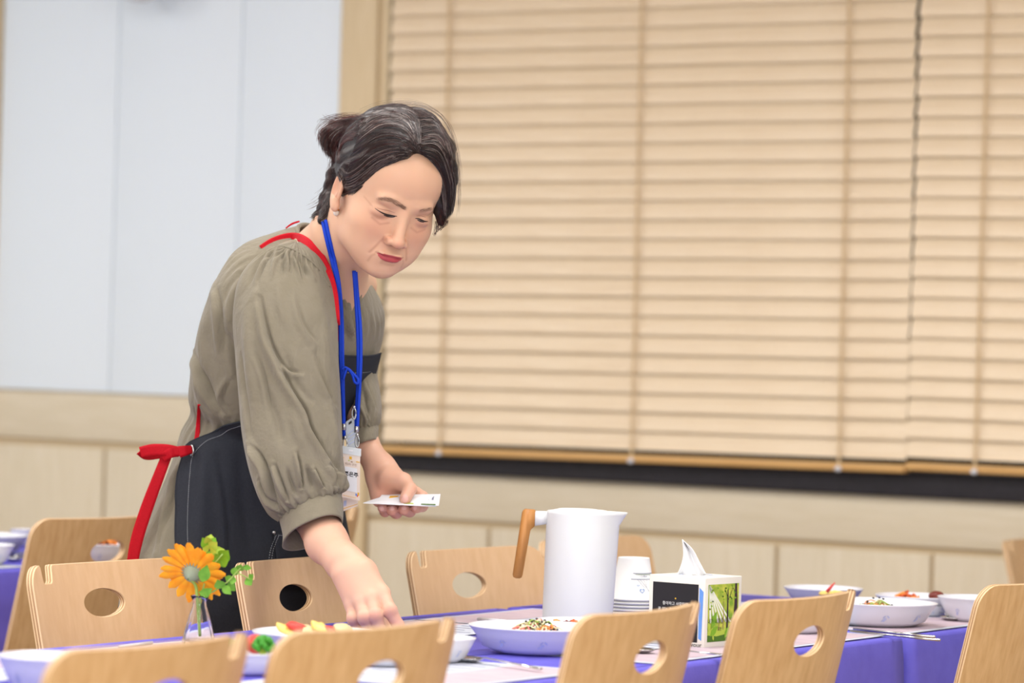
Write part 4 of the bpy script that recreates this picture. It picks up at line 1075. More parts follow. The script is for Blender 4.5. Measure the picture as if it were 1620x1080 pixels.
def lhand(p):
    d = capl(p, pz(570, 655, 5.85), pz(576, 700, 5.82), .0215, .0205)
    d = smin(d, capl(p, pz(576, 700, 5.82), pz(600, 740, 5.79), .0205, .0215), .01)
    pc = [(604, 742, 5.79, .0245), (622, 762, 5.775, .022), (606, 778, 5.772, .020), (632, 778, 5.765, .016)]
    d = smin(d, capl(p, pz(*pc[0][:3]), pz(*pc[1][:3]), .0225, .0215), .012)
    d = smin(d, capl(p, pz(598, 760, 5.785), pz(603, 786, 5.770), .0175, .0165), .012)
    d = smin(d, capl(p, pz(612, 765, 5.785), pz(628, 787, 5.772), .020, .015), .012)
    # thenar and thumb
    d = smin(d, capl(p, pz(616, 757, 5.765), pz(637, 762, 5.748), .0190, .0140), .008)
    t = smin(capl(p, pz(637, 762, 5.748), pz(648, 773, 5.728), .0130, .0105), capl(p, pz(648, 773, 5.728), pz(641, 789, 5.702), .0105, .0088), .004)
    d = smin(d, t, .006)
    F_ = [[(645, 770, 5.79), (668, 786, 5.77), (668, 800, 5.745), (659, 803, 5.715)], [(632, 782, 5.79), (650, 797, 5.775), (648, 808, 5.74), (639, 806, 5.712)], [(618, 785, 5.79), (628, 800, 5.775), (627, 811, 5.74), (620, 807, 5.712)], [(604, 785, 5.785), (610, 799, 5.77), (609, 809, 5.735), (605, 803, 5.712)]]
    fd = None
    for pts, r in zip(F_, (.0094, .0098, .0094, .0084)):
        g = None
        for i in range(3): c = capl(p, pz(*pts[i]), pz(*pts[i + 1]), r * (1.04 - .05 * i), r * (.99 - .05 * i)); g = c if g is None else smin(g, c, .003)
        fd = g if fd is None else smin(fd, g, .001)
    return smin(d, fd, .005)
lo, hi = box_of([(580, 650, 5.86), (590, 712, 5.815), (670, 812, 5.78), (600, 812, 5.70)], .042)
lv, lf = nets(lhand, lo, hi, .0017)
def tint_hand(v, tips, creases):
    c = np.repeat(np.array(rgb(218, 172, 148)[:3])[None], len(v), 0)
    for (x, y, z, s_, m, col) in tips:
        w_ = np.exp(-(np.linalg.norm(v - pz(x, y, z), axis=1) / s_) ** 2) * m; c = c * (1 - w_[:, None]) + np.array(rgb(*col)[:3]) * w_[:, None]
    return c
rt_ = tint_hand(rv, [(577, 979, 5.39, .010, .5, (196, 134, 122)), (594, 972, 5.388, .010, .5, (196, 134, 122)), (617, 964, 5.395, .012, .4, (206, 144, 128)), (559, 990, 5.405, .010, .4, (186, 124, 124)), (625, 990, 5.4, .014, .4, (222, 150, 140))], [])
lt_ = tint_hand(lv, [(610, 778, 5.76, .022, .45, (214, 140, 118)), (638, 806, 5.72, .03, .5, (204, 132, 120)), (612, 806, 5.72, .03, .5, (204, 132, 120)), (596, 745, 5.76, .015, .35, (186, 136, 116))], [])
# --- trunk and legs under the clothes
FH = math.cos(math.radians(32)) * _r0 - math.sin(math.radians(32)) * _d0        # where she faces
RH = -math.sin(math.radians(32)) * _r0 - math.cos(math.radians(32)) * _d0        # her right
HIP = P(384, 790, 5.95); HIP = np.array([HIP[0], HIP[1], HIP[2]])
def trunk(p):
    wst = P(415, 690, 5.92); chs = P(470, 520, 5.86)
    d = smin(capl(p, HIP, wst, .098, .090), capl(p, wst, chs, .090, .105), .05); d = smin(d, capl(p, chs, P(500, 465, 5.84), .11, .075), .04)
    for s_ in (-1, 1):
        a = HIP + RH * s_ * .080 - _up * .04; k = a.copy(); k[2] = .47; k = k + FH * .02; f_ = k.copy(); f_[2] = .09; f_ = f_ - FH * .02
        d = smin(d, capl(p, a, k, .078, .056), .03); d = smin(d, capl(p, k, f_, .056, .036), .02)
    d = smin(d, capl(p, P(470, 430, 5.74), P(462, 590, 5.66), .05, .043), .03); d = smin(d, capl(p, P(462, 590, 5.66), P(480, 760, 5.62), .043, .038), .02)
    d = smin(d, capl(p, P(545, 465, 5.93), P(573, 580, 5.91), .034, .021), .03); d = smin(d, capl(p, P(573, 580, 5.91), P(573, 668, 5.85), .021, .019), .02)
    return d
lo, hi = HIP - np.array([.36, .40, HIP[2] - .06]), HIP + np.array([.42, .42, .40])
tv_, tf_ = nets(trunk, lo, hi, .009)
tt_ = np.repeat(np.array(rgb(140, 130, 112)[:3])[None], len(tv_), 0); tt_[tv_[:, 2] < .86] = np.array(rgb(34, 34, 38)[:3])
BASE = np.array([HIP[0], HIP[1], 0.0])
def join(parts):
    V = []; F = []; C = []; n = 0
    for v, f, c in parts: V.append(v); F.append(f + n); C.append(c); n += len(v)
    return np.concatenate(V), np.concatenate(F), np.concatenate(C)
bV, bF, bC = join([(headV, hf, ht), (rv, rf, rt_), (lv, lf, lt_), (tv_, tf_, tt_)])
me = np_mesh('person', bV - BASE, bF, 'skin')
at = me.color_attributes.new('tint', 'FLOAT_COLOR', 'POINT'); at.data.foreach_set('color', np.c_[bC, np.ones(len(bC))].astype(np.float32).ravel())
person = bpy.data.objects.new('person', me); COL.objects.link(person); person.location = BASE
tag(person, 'woman in an olive blouse and charcoal apron leaning over the table, cards in one hand', 'person')
rhB = bvh_of(rv, rf); lhB = bvh_of(lv, lf)
def part(mb, name, mt, parent=None, fix=False):
    shift(mb, BASE); return mb.obj(name, mt, parent or person, fix=fix)

# ------------------------------------------------------------ face details
def drtube(mb, b, pts, rad, off, n=12, k=5, mi=0, Zd=HZ):
    pp = catmull(np.array(pts, float), n); q = [drape(b, x, y, off, Zd) for x, y in pp]; mb.tube(q, list(np.interp(np.linspace(0, 1, n), np.linspace(0, 1, len(rad)), rad)), n=k, mi=mi)
m_ = MB()
drtube(m_, faceB, [(593, 329), (600, 334), (609, 338.5), (617, 340.5), (623, 341.5), (628, 342)], [.0003, .0007, .0012, .0013, .001, .0004], .0002, 16)
drtube(m_, faceB, [(657, 345.5), (662, 346), (667, 348), (672, 350), (677, 350)], [.0004, .0010, .0013, .0010, .0004], .0002, 14)
o = part(m_, 'eyelashes', 'lash'); o['kind'] = 'stuff'
m_ = MB()
drtube(m_, faceB, [(607, 339.8), (613, 342), (620, 342.8), (625, 342.8)], [.0006, .0015, .0015, .0005], -.0004, 12)
drtube(m_, faceB, [(660, 347.5), (665, 349.8), (671, 351.5)], [.0006, .0015, .0006], -.0004, 10)
part(m_, 'eyes', 'eye')
m_ = MB()
drtube(m_, faceB, [(596, 329), (606, 331.5), (616, 333.5), (625, 337)], [.0002, .0005, .0005, .0002], 0, 14)
drtube(m_, faceB, [(659, 341), (666, 341.5), (674, 344)], [.0002, .0005, .0002], 0, 12)
M['crease'] = mat('lid_crease', rgb(160, 112, 94), .6)
part(m_, 'eyelid_creases', 'crease')
m_ = MB(); br = random.Random(8)
for k in range(230):
    t = br.random()
    if k < 140: cx, cy = np.interp(t, [0, .45, 1], [599, 621, 643]), np.interp(t, [0, .45, 1], [315, 317, 330]); w0 = float(np.interp(t, [0, .3, .8, 1], [1.2, 2.8, 4.4, 2.8])); sx, sy = -5.5, -2.6
    else: cx, cy = np.interp(t, [0, .5, 1], [663, 679, 691]), np.interp(t, [0, .5, 1], [334, 331, 333]); w0 = 3.0 * (.5 + .5 * math.sin(math.pi * t)); sx, sy = 5.0, -1.5
    cy += br.uniform(-1, 1) * w0; l = br.uniform(.6, 1.1)
    a, b = drape(faceB, cx, cy, .0001, HZ), drape(faceB, cx + sx * l, cy + sy * l, .0005, HZ)
    if a is not None and b is not None: m_.tube([a, (a + b) / 2, b], [.0002, .0002, .0001], n=3, cap=False)
o = part(m_, 'eyebrows', 'brow')
# earring
eb = P(534, 327, 5.665); m_ = MB(); m_.sphere(P(532.5, 327, 5.655), .0030, nu=12, nv=8); m_.sphere(P(534, 331.5, 5.655), .0026, nu=12, nv=8); er = part(m_, 'earring', 'gold')
m_ = MB().sphere(P(531.8, 336.5, 5.655), .0046, nu=18, nv=12); shift(m_, BASE); m_.obj('pearl', 'pearl', er)
# nails on the hand with the cards
for (x, y, a_) in ((641, 791, 0), ):
    m_ = MB(); R_ = np.stack([_r, -_d, _u], 1); m_.sphere(drape(lhB, x, y - 3, -.0022), (.0056, .0030, .0068), nu=14, nv=8, R=R_); part(m_, 'thumb_nail', 'nail')
for (x, y) in ((604, 804), (620, 805), (639, 804), (657, 803)):
    m_ = MB(); R_ = np.stack([_r, -_d, _u], 1); m_.sphere(drape(lhB, x, y, -.0020, 5.72), (.0045, .0027, .0045), nu=12, nv=8, R=R_); part(m_, 'finger_nail', 'nail')

# ------------------------------------------------------------ hair
def hairf(p):
    x = p[..., 0]
    d = ell(p, (0, -.014, .040), (.0835, .1000, .0920))
    d = smin(d, ell(p, (.020, .030, .095), (.045, .050, .026)), .03)
    d = smin(d, ell(p, (-.030, .020, .090), (.045, .050, .026)), .03)
    cut = ell(p, (-.003, .100, -.022), (.069, .092, .122))
    cut = smin(cut, ell(p, (0, .080, -.12), (.08, .085, .09)), .02)
    d = smax(d, -cut, .010)
    d = smax(d, -(p[..., 2] + .045 - .25 * (p[..., 1] + .02)), .01)
    # side hair on her left falling past the cheek
    g = smin(capl(p, (.060, .042, .060), (.070, .050, .014), .022, .013), capl(p, (.070, .050, .014), (.072, .060, -.008), .013, .005), .012)
    d = smin(d, g, .012)
    # sweep over her right temple to above the ear
    g = smin(capl(p, (-.030, .064, .090), (-.060, .044, .056), .018, .016), capl(p, (-.060, .044, .056), (-.073, .010, .024), .016, .012), .010)
    d = smin(d, g, .010)
    return d
bunc = hl(P(541, 217, 5.735)); nap = [hl(P(540, 285, 5.73)), hl(P(524, 318, 5.725)), hl(P(507, 344, 5.71))]; tie = hl(P(568, 205, 5.72))
def hairall(p):
    d = hairf(p)
    d = smin(d, capl(p, tie, bunc, .020, .023), .014)
    d = smin(d, capl(p, bunc, hl(P(524, 208, 5.735)), .023, .012), .012)
    d = smin(d, capl(p, bunc, hl(P(533, 238, 5.735)), .022, .011), .012)
    d = smin(d, smin(capl(p, nap[0], nap[1], .022, .016), capl(p, nap[1], nap[2], .018, .010), .01), .012)
    d = smin(d, capl(p, hl(P(552, 260, 5.73)), nap[0], .024, .022), .012)
    d = smin(d, capl(p, hl(P(527, 318, 5.705)), hl(P(512, 347, 5.678)), .014, .009), .010)
    # combed relief
    d = d + .0011 * np.sin(95 * p[..., 0] + 55 * p[..., 1] * np.sign(p[..., 0]) + 260 * (p[..., 2] - .6 * p[..., 1]))
    return d
ex = np.array([bunc - .05, bunc + .04, nap[2] - .02, (-.11, -.13, -.10), (.115, .11, .15)])
hv2, hf2 = nets(hairall, ex.min(0), ex.max(0), .0026)
hairV = hw(hv2); hairB = bvh_of(hairV, hf2)
me = np_mesh('hair', hairV - BASE, hf2, 'hair'); hair = bpy.data.objects.new('hair', me); link(hair, person)
hr = random.Random(21)
def strandset(mb, guides, n, jit, mats_w, r0=.00032, off=(.0006, .003), m=14, wave=1.2, Zd=5.70, cut=(0.0, 1.0)):
    G = [catmull(np.array(g, float), m) for g in guides]
    for k in range(n):
        t = hr.random() * (len(G) - 1); i = min(int(t), len(G) - 2); f = t - i; c = G[i] * (1 - f) + G[i + 1] * f
        a0 = hr.uniform(cut[0], .25) if hr.random() < .5 else 0; a1 = cut[1] if hr.random() < .6 else hr.uniform(.7, 1)
        tt = a0 + (a1 - a0) * np.linspace(0, 1, m); c = np.stack([np.interp(tt, np.linspace(0, 1, m), c[:, q]) for q in range(2)], 1)
        ph = hr.uniform(0, 6.28); fr = hr.uniform(2, 5); am = hr.uniform(0, wave)
        c = c + np.array([hr.gauss(0, jit), hr.gauss(0, jit)]) + am * np.sin(ph + fr * tt)[:, None] * np.array([.7, .7])
        o_ = hr.uniform(*off); pts = []; lastZ = Zd
        for x, y in c:
            q = drape(hairB, x, y, o_)
            if q is None: q = P(x, y, lastZ)
            else: lastZ = float((q - CAM) @ _d) * .5 + lastZ * .5
            pts.append(q)
        # even out jumps at silhouettes
        pa = np.array(pts); pa[1:-1] = (pa[:-2] + 2 * pa[1:-1] + pa[2:]) / 4
        u = hr.random(); mi = 0
        for q, w_ in enumerate(mats_w):
            if u < w_: mi = q; break
            u -= w_
        mb.tube(list(pa), [r0 * .8] * (m - 2) + [r0 * .7, r0 * .25], n=3, mi=mi, cap=False)
mats4 = ['hair_a', 'hair_b', 'hair_c', 'hair_r']
W1 = (.52, .36, .08, .04); W2 = (.25, .30, .02, .43)
m_ = MB()
strandset(m_, [[(662, 257), (640, 254), (612, 264), (590, 284), (560, 302), (540, 308), (522, 304)], [(663, 253), (638, 244), (604, 255), (578, 276), (556, 292), (540, 292), (532, 280)], [(664, 248), (630, 232), (592, 240), (566, 262), (549, 272), (541, 262)],
              [(664, 244), (635, 215), (597, 215), (572, 234), (556, 246)], [(663, 238), (642, 200), (607, 194), (582, 208), (565, 222)], [(662, 230), (648, 187), (617, 176), (588, 184), (570, 200)], [(664, 225), (665, 185), (642, 171), (608, 172), (580, 188)]], 1900, 1.2, W1)
strandset(m_, [[(664, 252), (680, 266), (692, 284), (699, 310), (702, 332), (704, 346)], [(666, 242), (690, 252), (704, 280), (710, 315), (707, 345)], [(667, 228), (694, 226), (712, 262), (718, 300), (712, 340)],
              [(668, 208), (696, 206), (714, 245), (720, 293), (715, 336)], [(666, 192), (690, 192), (709, 226), (718, 270), (719, 312)], [(657, 176), (682, 180), (702, 207), (713, 245), (717, 270)], [(640, 171), (665, 171), (690, 186), (704, 210)]], 1000, 1.2, W1)
strandset(m_, [[(552, 262), (537, 285), (526, 312), (508, 335), (493, 346)], [(545, 262), (528, 282), (521, 303), (510, 325), (496, 340)], [(556, 268), (542, 300), (530, 328), (518, 346), (506, 354)]], 520, 1.6, (.6, .3, .05, .05), wave=2.5, Zd=5.72)
strandset(m_, [[(575, 184), (552, 186), (528, 193), (508, 205), (503, 220)], [(572, 192), (548, 196), (526, 206), (514, 225), (518, 245)], [(566, 204), (545, 208), (528, 222), (524, 242), (530, 256)], [(560, 218), (546, 222), (536, 236), (534, 254)]], 520, 2.0, W2, wave=3.5, Zd=5.735)
strandset(m_, [[(575, 184), (545, 182), (515, 192), (498, 208), (502, 222)], [(560, 190), (540, 184), (520, 186), (512, 180)], [(548, 236), (530, 250), (524, 268), (528, 282)], [(540, 280), (520, 300), (508, 318), (488, 330)]], 120, 2.5, W2, wave=4, Zd=5.735, r0=.0002)
strandset(m_, [[(560, 300), (545, 308), (530, 305), (515, 300), (508, 306)], [(590, 286), (570, 298), (556, 312), (552, 322)]], 60, 1.2, W1, Zd=5.62, off=(.001, .004))
strandset(m_, [[(704, 335), (700, 345), (690, 348), (688, 342)], [(698, 330), (706, 348), (710, 350), (704, 356)], [(690, 352), (688, 362), (686, 370), (685, 374)]], 90, 1.2, W2, wave=1.5, Zd=5.60)
# flyaways
strandset(m_, [[(560, 182), (600, 164), (660, 160), (705, 190), (728, 240)], [(600, 175), (650, 162), (700, 180), (722, 220), (730, 300)], [(700, 200), (724, 250), (727, 300), (722, 345)]], 50, 2.2, (.3, .4, .2, .1), wave=3, Zd=5.66, r0=.00013)
part(m_, 'hair_strands', mats4)
# ------------------------------------------------------------ clothes
def grid_normals(G, closed=True):
    du = np.roll(G, -1, 1) - np.roll(G, 1, 1) if closed else np.gradient(G, axis=1)
    dv = np.gradient(G, axis=0); n = np.cross(du, dv); n /= np.linalg.norm(n, axis=-1, keepdims=True) + 1e-12
    c = G.mean(1, keepdims=True); s_ = np.sign((n * (G - c)).sum(-1).mean()); return n * (s_ if closed else 1)
def apply_folds(G, nrm, folds, facing=True):
    folds = [(a, b * .8, c * 1.75, k) for a, b, c, k in folds]
    """folds: (polyline px, sigma px, amp mm, kind) kind 0 ridge, 1 crease (sharp valley with a soft ridge on one side)"""
    sh = G.shape; V = G.reshape(-1, 3); N_ = nrm.reshape(-1, 3); q = pix(V); face_ = -(N_ @ _d); wt = np.clip((face_ + .15) / .4, 0, 1) if facing else 1
    D = np.zeros(len(V))
    for pl, sg, amp, kd in folds:
        if len(pl) > 2: pl = [tuple(p) for p in catmull(pl, 4 * len(pl))]
        d, t = seg_dist(q[:, :2], pl); tp = np.sin(np.clip(t, 0.02, .98) * math.pi) ** .5; tp = tp * (np.abs(d) < 6 * sg)
        if kd == 0: D += amp * np.exp(-(d / sg) ** 2) * tp
        else: D += tp * amp * (-np.exp(-(d / (.45 * sg)) ** 2) + .9 * np.exp(-((d - sg * 1.1) / sg) ** 2))
    return (V + N_ * (D * wt * .001)[:, None]).reshape(sh)
def grid_obj(G, name, mt, parent=None, closed=True, thick=0.0, cap=False):
    m_ = MB(); R_, C_ = G.shape[:2]; vs = G.reshape(-1, 3); fs = []
    for i in range(R_ - 1):
        for k in range(C_ if closed else C_ - 1): l = (k + 1) % C_; fs.append((i * C_ + k, i * C_ + l, (i + 1) * C_ + l, (i + 1) * C_ + k))
    m_.add(vs, fs); shift(m_, BASE); o = m_.obj(name, mt, parent or person, fix=True)
    if thick: s_ = o.modifiers.new('t', 'SOLIDIFY'); s_.thickness = thick; s_.offset = 0
    return o
def grid_bvh(G, closed=True):
    R_, C_ = G.shape[:2]; fs = []
    for i in range(R_ - 1):
        for k in range(C_ if closed else C_ - 1): l = (k + 1) % C_; fs.append((i * C_ + k, i * C_ + l, (i + 1) * C_ + l, (i + 1) * C_ + k))
    return bvh_of(G.reshape(-1, 3), fs)
# body of the blouse: rows of (px, py, Z, half width, half depth, lean deg)
TR = [(521, 405, 5.800, .052, .066, 46), (508, 424, 5.810, .105, .085, 40), (491, 450, 5.820, .150, .104, 36), (473, 495, 5.835, .172, .110, 31), (453, 555, 5.855, .168, .114, 28), (435, 610, 5.870, .158, .110, 25),
      (423, 652, 5.885, .146, .104, 20), (415, 676, 5.892, .128, .094, 15), (405, 700, 5.900, .132, .100, 8), (395, 745, 5.915, .142, .104, 2), (385, 800, 5.925, .160, .112, 0), (377, 850, 5.93, .178, .122, 0), (370, 905, 5.93, .196, .134, 0), (367, 960, 5.93, .204, .140, 0)]
TRc = catmull(TR, 220)
def torso_pt(row, th, off=0.0):
    px, py, Z, w_, d_, L_ = row; L_ = math.radians(L_); c = P(px, py, Z); F_ = FH * math.cos(L_) - _up * math.sin(L_)
    cs, sn = math.cos(th), math.sin(th); e = 2 / 2.25
    return c + RH * (w_ + off) * math.copysign(abs(cs) ** e, cs) + F_ * (d_ + off) * math.copysign(abs(sn) ** e, sn)
NT = 240
G = np.array([[torso_pt(r, 2 * math.pi * k / NT) for k in range(NT)] for r in TRc])
nr = grid_normals(G)
rowy = TRc[:, 1][:, None]; th = (2 * np.pi * np.arange(NT) / NT)[None]
gath = np.exp(-((rowy - 676) / 30) ** 2) * (.0016 * np.sin(34 * th + 1.3 * np.sin(3 * th)) + .0012 * np.sin(21 * th + 1))
flare = np.clip((rowy - 700) / 200, 0, 1) * np.clip(.25 - np.sin(th + .35), 0, 1) * (.007 * np.sin(9 * th + .6) + .004 * np.sin(17 * th + 2))
neck_g = np.exp(-((rowy - 455) / 16) ** 2) * .0013 * np.sin(40 * th)
G = G + nr * (gath + flare + neck_g)[..., None]
G = apply_folds(G, nr, [
    ([(343, 455), (350, 500), (353, 560)], 7, 5, 1), ([(310, 560), (330, 615), (352, 650)], 8, 6, 1), ([(322, 585), (336, 630), (346, 650)], 6, -3, 0), ([(312, 600), (320, 635), (334, 658)], 7, 4, 0),
    ([(357, 525), (372, 560), (376, 600)], 7, -5, 0), ([(330, 490), (322, 540), (326, 590)], 9, 4, 0), ([(365, 600), (352, 630), (362, 650)], 6, 3, 1), ([(380, 430), (366, 470), (362, 520)], 8, 4, 0),
    ([(400, 410), (372, 445), (352, 480)], 8, -3, 0), ([(300, 720), (275, 790), (250, 870)], 8, 5, 1), ([(275, 770), (250, 830), (235, 885)], 7, -5, 0), ([(285, 740), (262, 820), (258, 885)], 7, 4, 0),
    ([(545, 470), (552, 500), (560, 532)], 4, 6, 1), ([(556, 465), (562, 495), (560, 530)], 4, -5, 0), ([(540, 490), (548, 515), (556, 534)], 3.5, 4, 0), ([(572, 450), (570, 480), (574, 520)], 3.5, 4, 1)])
torsoB = grid_bvh(G)
blouse = grid_obj(G, 'blouse', 'blouse', thick=.0012)
# neckline band
ring0 = G[0]; m_ = MB(); m_.tube(list(ring0) + [ring0[0]], .0035, n=8, cap=False); part(m_, 'neckline_band', 'blouse', blouse)

# near sleeve
def sleeve(rows, n, N=144, ripple=None, folds=(), sup=2.2):
    R_ = catmull(rows, n); G = []
    for (lx, ly, rx, ry, Z, db) in R_:
        a, b = P(lx, ly, Z), P(rx, ry, Z); c = (a + b) / 2; A = (b - a) / 2; e = 2 / sup
        G.append([c + A * math.copysign(abs(math.cos(t)) ** e, math.cos(t)) + _d * db * math.copysign(abs(math.sin(t)) ** e, math.sin(t)) for t in 2 * np.pi * np.arange(N) / N])
    G = np.array(G); nr = grid_normals(G)
    if ripple is not None:
        t = np.linspace(0, 1, n)[:, None]; th = (2 * np.pi * np.arange(N) / N)[None]; G = G + nr * ripple(t, th)[..., None]
    return apply_folds(G, nr, folds) if folds else G
SR = [(462, 384, 474, 384, 5.69, .010), (436, 391, 499, 402, 5.685, .030), (402, 410, 521, 438, 5.68, .048), (378, 444, 532, 474, 5.672, .062), (370, 500, 534, 520, 5.66, .070), (374, 560, 536, 566, 5.65, .074), (379, 620, 539, 622, 5.64, .078),
      (383, 680, 540, 678, 5.625, .080), (392, 735, 541, 722, 5.61, .078), (406, 780, 545, 750, 5.60, .072), (424, 808, 549, 768, 5.59, .060), (443, 819, 538, 775, 5.585, .044)]
def rip(t, th):
    return np.exp(-((t - 1.0) / .10) ** 2) * (.0034 * np.sin(30 * th + 2 * np.sin(2 * th)) + .0020 * np.sin(47 * th)) + np.exp(-((t - .13) / .05) ** 2) * .0018 * np.sin(38 * th) + .0012 * np.sin(7 * th + 9 * t)
folds = [([(440, 392), (434, 415), (430, 440)], 4, 3.5, 0), ([(449, 396), (447, 418), (447, 436)], 3, -3.5, 0), ([(457, 399), (458, 414), (459, 432)], 3, 3.5, 1), ([(466, 404), (472, 420), (478, 442)], 3.2, 3.5, 1), ([(474, 410), (480, 424), (486, 438)], 3, -3, 0), ([(484, 418), (490, 430), (498, 444)], 3, 3, 0), ([(430, 400), (418, 420), (408, 445)], 4, 3, 1), ([(420, 405), (404, 425), (394, 450)], 4, -3, 0),
         ([(412, 470), (428, 540), (455, 600), (485, 650), (497, 684), (538, 748)], 9, 7, 1), ([(433, 548), (452, 580), (478, 590)], 6, 4, 1), ([(450, 560), (472, 610), (500, 640)], 8, -3.5, 0), ([(392, 480), (396, 560), (404, 640)], 12, 5, 0), ([(505, 470), (512, 540), (516, 620)], 12, 4, 0), ([(384, 560), (392, 640), (398, 700)], 6, 3, 1),
         ([(400, 704), (420, 734), (438, 798)], 6, 8, 1), ([(436, 735), (444, 758), (456, 790)], 5, 7, 1), ([(470, 715), (476, 742), (479, 772)], 4.5, 7, 1), ([(500, 742), (505, 757), (513, 770)], 4, 6, 1), ([(414, 758), (424, 780), (440, 803)], 5, 6, 1), ([(455, 742), (460, 760), (468, 782)], 4, -5, 0), ([(486, 738), (490, 756), (494, 772)], 4, -5, 0), ([(520, 735), (528, 752), (532, 768)], 5, 6, 1),
         ([(395, 690), (405, 720), (412, 745)], 5, 4, 0), ([(460, 640), (470, 680), (480, 710)], 9, 4, 0), ([(520, 640), (528, 690), (536, 730)], 7, 4, 0), ([(424, 620), (436, 660), (446, 700)], 9, -4, 0), ([(408, 560), (420, 600), (428, 650)], 6, 3, 1), ([(500, 560), (510, 600), (530, 640)], 7, 3, 1), ([(470, 470), (480, 510), (500, 540)], 8, 2.5, 1), ([(440, 450), (446, 490), (460, 520)], 9, 2.5, 0),
         ([(535, 745), (541, 756), (546, 768)], 4, 6, 1)]
GS = sleeve(SR, 240, 260, rip, folds)
sleeveB = grid_bvh(GS); grid_obj(GS, 'sleeve', 'blouse', blouse, thick=.001)
# yoke seam
m_ = MB(); pts = [drape(sleeveB, x, y, .0008) for x, y in catmull([(440, 388), (462, 394), (486, 408), (506, 428), (522, 454)], 20)]; pts = [p for p in pts if p is not None]
m_.tube(pts, .0016, n=6); part(m_, 'yoke_seam', 'blouse', blouse)
# near cuff, an open band
def cuff(rows, n, name, thick=.0022, rp=.0006):
    R_ = catmull(rows, n); N = 96; G = []
    for (cx, cy, Z, ax_, ay, bx, by, bz) in R_:
        c = P(cx, cy, Z); A = P(cx + ax_, cy + ay, Z) - c; B = P(cx + bx, cy + by, Z + bz) - c; G.append([c + A * math.cos(t) + B * math.sin(t) for t in 2 * np.pi * np.arange(N) / N])
    G = np.array(G); nr = grid_normals(G); th = (2 * np.pi * np.arange(N) / N)[None]; G = G + nr * (rp * np.sin(5 * th + 1) * np.linspace(0, 1, n)[:, None])[..., None]
    return grid_obj(G, name, 'blouse', blouse, thick=thick)
cuff([(490, 799, 5.585, 48, -21, 8, 14, .044), (493, 812, 5.575, 48, -20, 4, 18, .046), (495, 828, 5.565, 47, -18, 0, 21, .048), (494, 843, 5.555, 46.5, -16, -6, 23, .048)], 14, 'cuff')
# far sleeve and cuff
SL = [(546, 430, 566, 428, 5.95, .02), (546, 440, 582, 436, 5.95, .04), (548, 470, 583, 464, 5.95, .055), (552, 515, 586, 512, 5.935, .06), (554, 560, 592, 558, 5.92, .06), (559, 600, 597, 598, 5.895, .06), (559, 635, 602, 630, 5.87, .06), (556, 660, 602, 656, 5.855, .055), (558, 678, 597, 670, 5.845, .042)]
GL = sleeve(SL, 80, 96, lambda t, th: np.exp(-((t - 1.0) / .12) ** 2) * .003 * np.sin(24 * th), [([(578, 600), (588, 625), (596, 648)], 4, 2.5, 1), ([(574, 620), (580, 645), (588, 664)], 4, -2.5, 0), ([(580, 500), (585, 550), (590, 590)], 4, 3, 1), ([(574, 640), (580, 658), (584, 670)], 3, 4, 1), ([(577, 450), (574, 480), (578, 510)], 4, 3, 1)])
grid_obj(GL, 'sleeve', 'blouse', blouse, thick=.001)
cuff([(577, 674, 5.845, 21, -4, 2, 4, .036), (577, 689, 5.83, 20.5, -5, 1, 5, .035), (577, 704, 5.82, 19.5, -7, 0, 6, .033)], 8, 'cuff', rp=.0002)

# ------------------------------------------------------------ apron
def th_a(y): return np.radians(np.interp(y, [470, 545, 600, 640, 668, 690, 705, 730, 800, 885, 960], [60, 56, 48, 30, 10, -2, -12, -9, 2, 14, 18]))
def th_b(y): return np.radians(np.interp(y, [470, 545, 600, 650, 700, 730, 960], [116, 120, 130, 155, 190, 200, 180]))
rows = [r for r in catmull(TR, 260) if r[1] > 497]
NA = 120; GA = []
for r in rows:
    a, b = th_a(r[1]), th_b(r[1]); GA.append([torso_pt(r, a + (b - a) * k / (NA - 1), .009 + .011 * min(1, max(0, (r[1] - 690) / 60))) for k in range(NA)])
GA = np.array(GA)
gy = GA[-1][:, 2]; tail = []       # hangs straight below the last row
for j in range(1, 14): t_ = GA[-1].copy(); t_[:, 2] -= .012 * j; tail.append(t_)
GA = np.concatenate([GA, np.array(tail)])
nA = grid_normals(GA, False); nA *= np.sign((nA * (GA - np.array(HIP))).sum(-1).mean())
yy = pix(GA)[..., 1]; tt = np.linspace(0, 1, NA)[None]
GA = GA + nA * (np.clip((yy - 720) / 200, 0, 1) * (.006 * np.sin(10 * tt + 1) + .004 * np.sin(23 * tt)) + .0015 * np.sin(7 * tt + yy / 40))[..., None]
GA = apply_folds(GA, nA, [([(330, 700), (322, 780), (318, 860)], 12, 3, 0), ([(380, 700), (384, 790), (400, 870)], 12, -3, 0), ([(345, 720), (360, 820), (362, 900)], 8, 2.5, 1)])
apronB = grid_bvh(GA, False)
apron = grid_obj(GA, 'apron', 'apron', closed=False, thick=.0018)
def stitch(pts, par, n=None, r=.0005, off=.0016, b=None):
    b = b or apronB; q = [drape(b, x, y, off) for x, y in catmull(pts, n or int(sum(math.dist(pts[i], pts[i + 1]) for i in range(len(pts) - 1)) / 1.6))]; m_ = MB()
    for i in range(0, len(q) - 1, 2):
        if q[i] is not None and q[i + 1] is not None and np.linalg.norm(q[i] - q[i + 1]) < .01: m_.tube([q[i], q[i + 1]], r, n=4)
    if m_.v: o = part(m_, 'stitching', 'stitch', par); o['kind'] = 'stuff'
a0_ = pix(GA[:, 5])                       # follow the real edge of the apron
edge = [tuple(p[:2]) for p in a0_[::12] if p[1] > 640]
stitch(edge, apron)
m_ = MB(); m_.tube([GA[i, 0] for i in range(0, len(GA), 3)], .0016, n=6); part(m_, 'hem', 'apron', apron)
m_ = MB(); m_.tube(list(GA[0]), .0016, n=6); part(m_, 'hem', 'apron', apron)
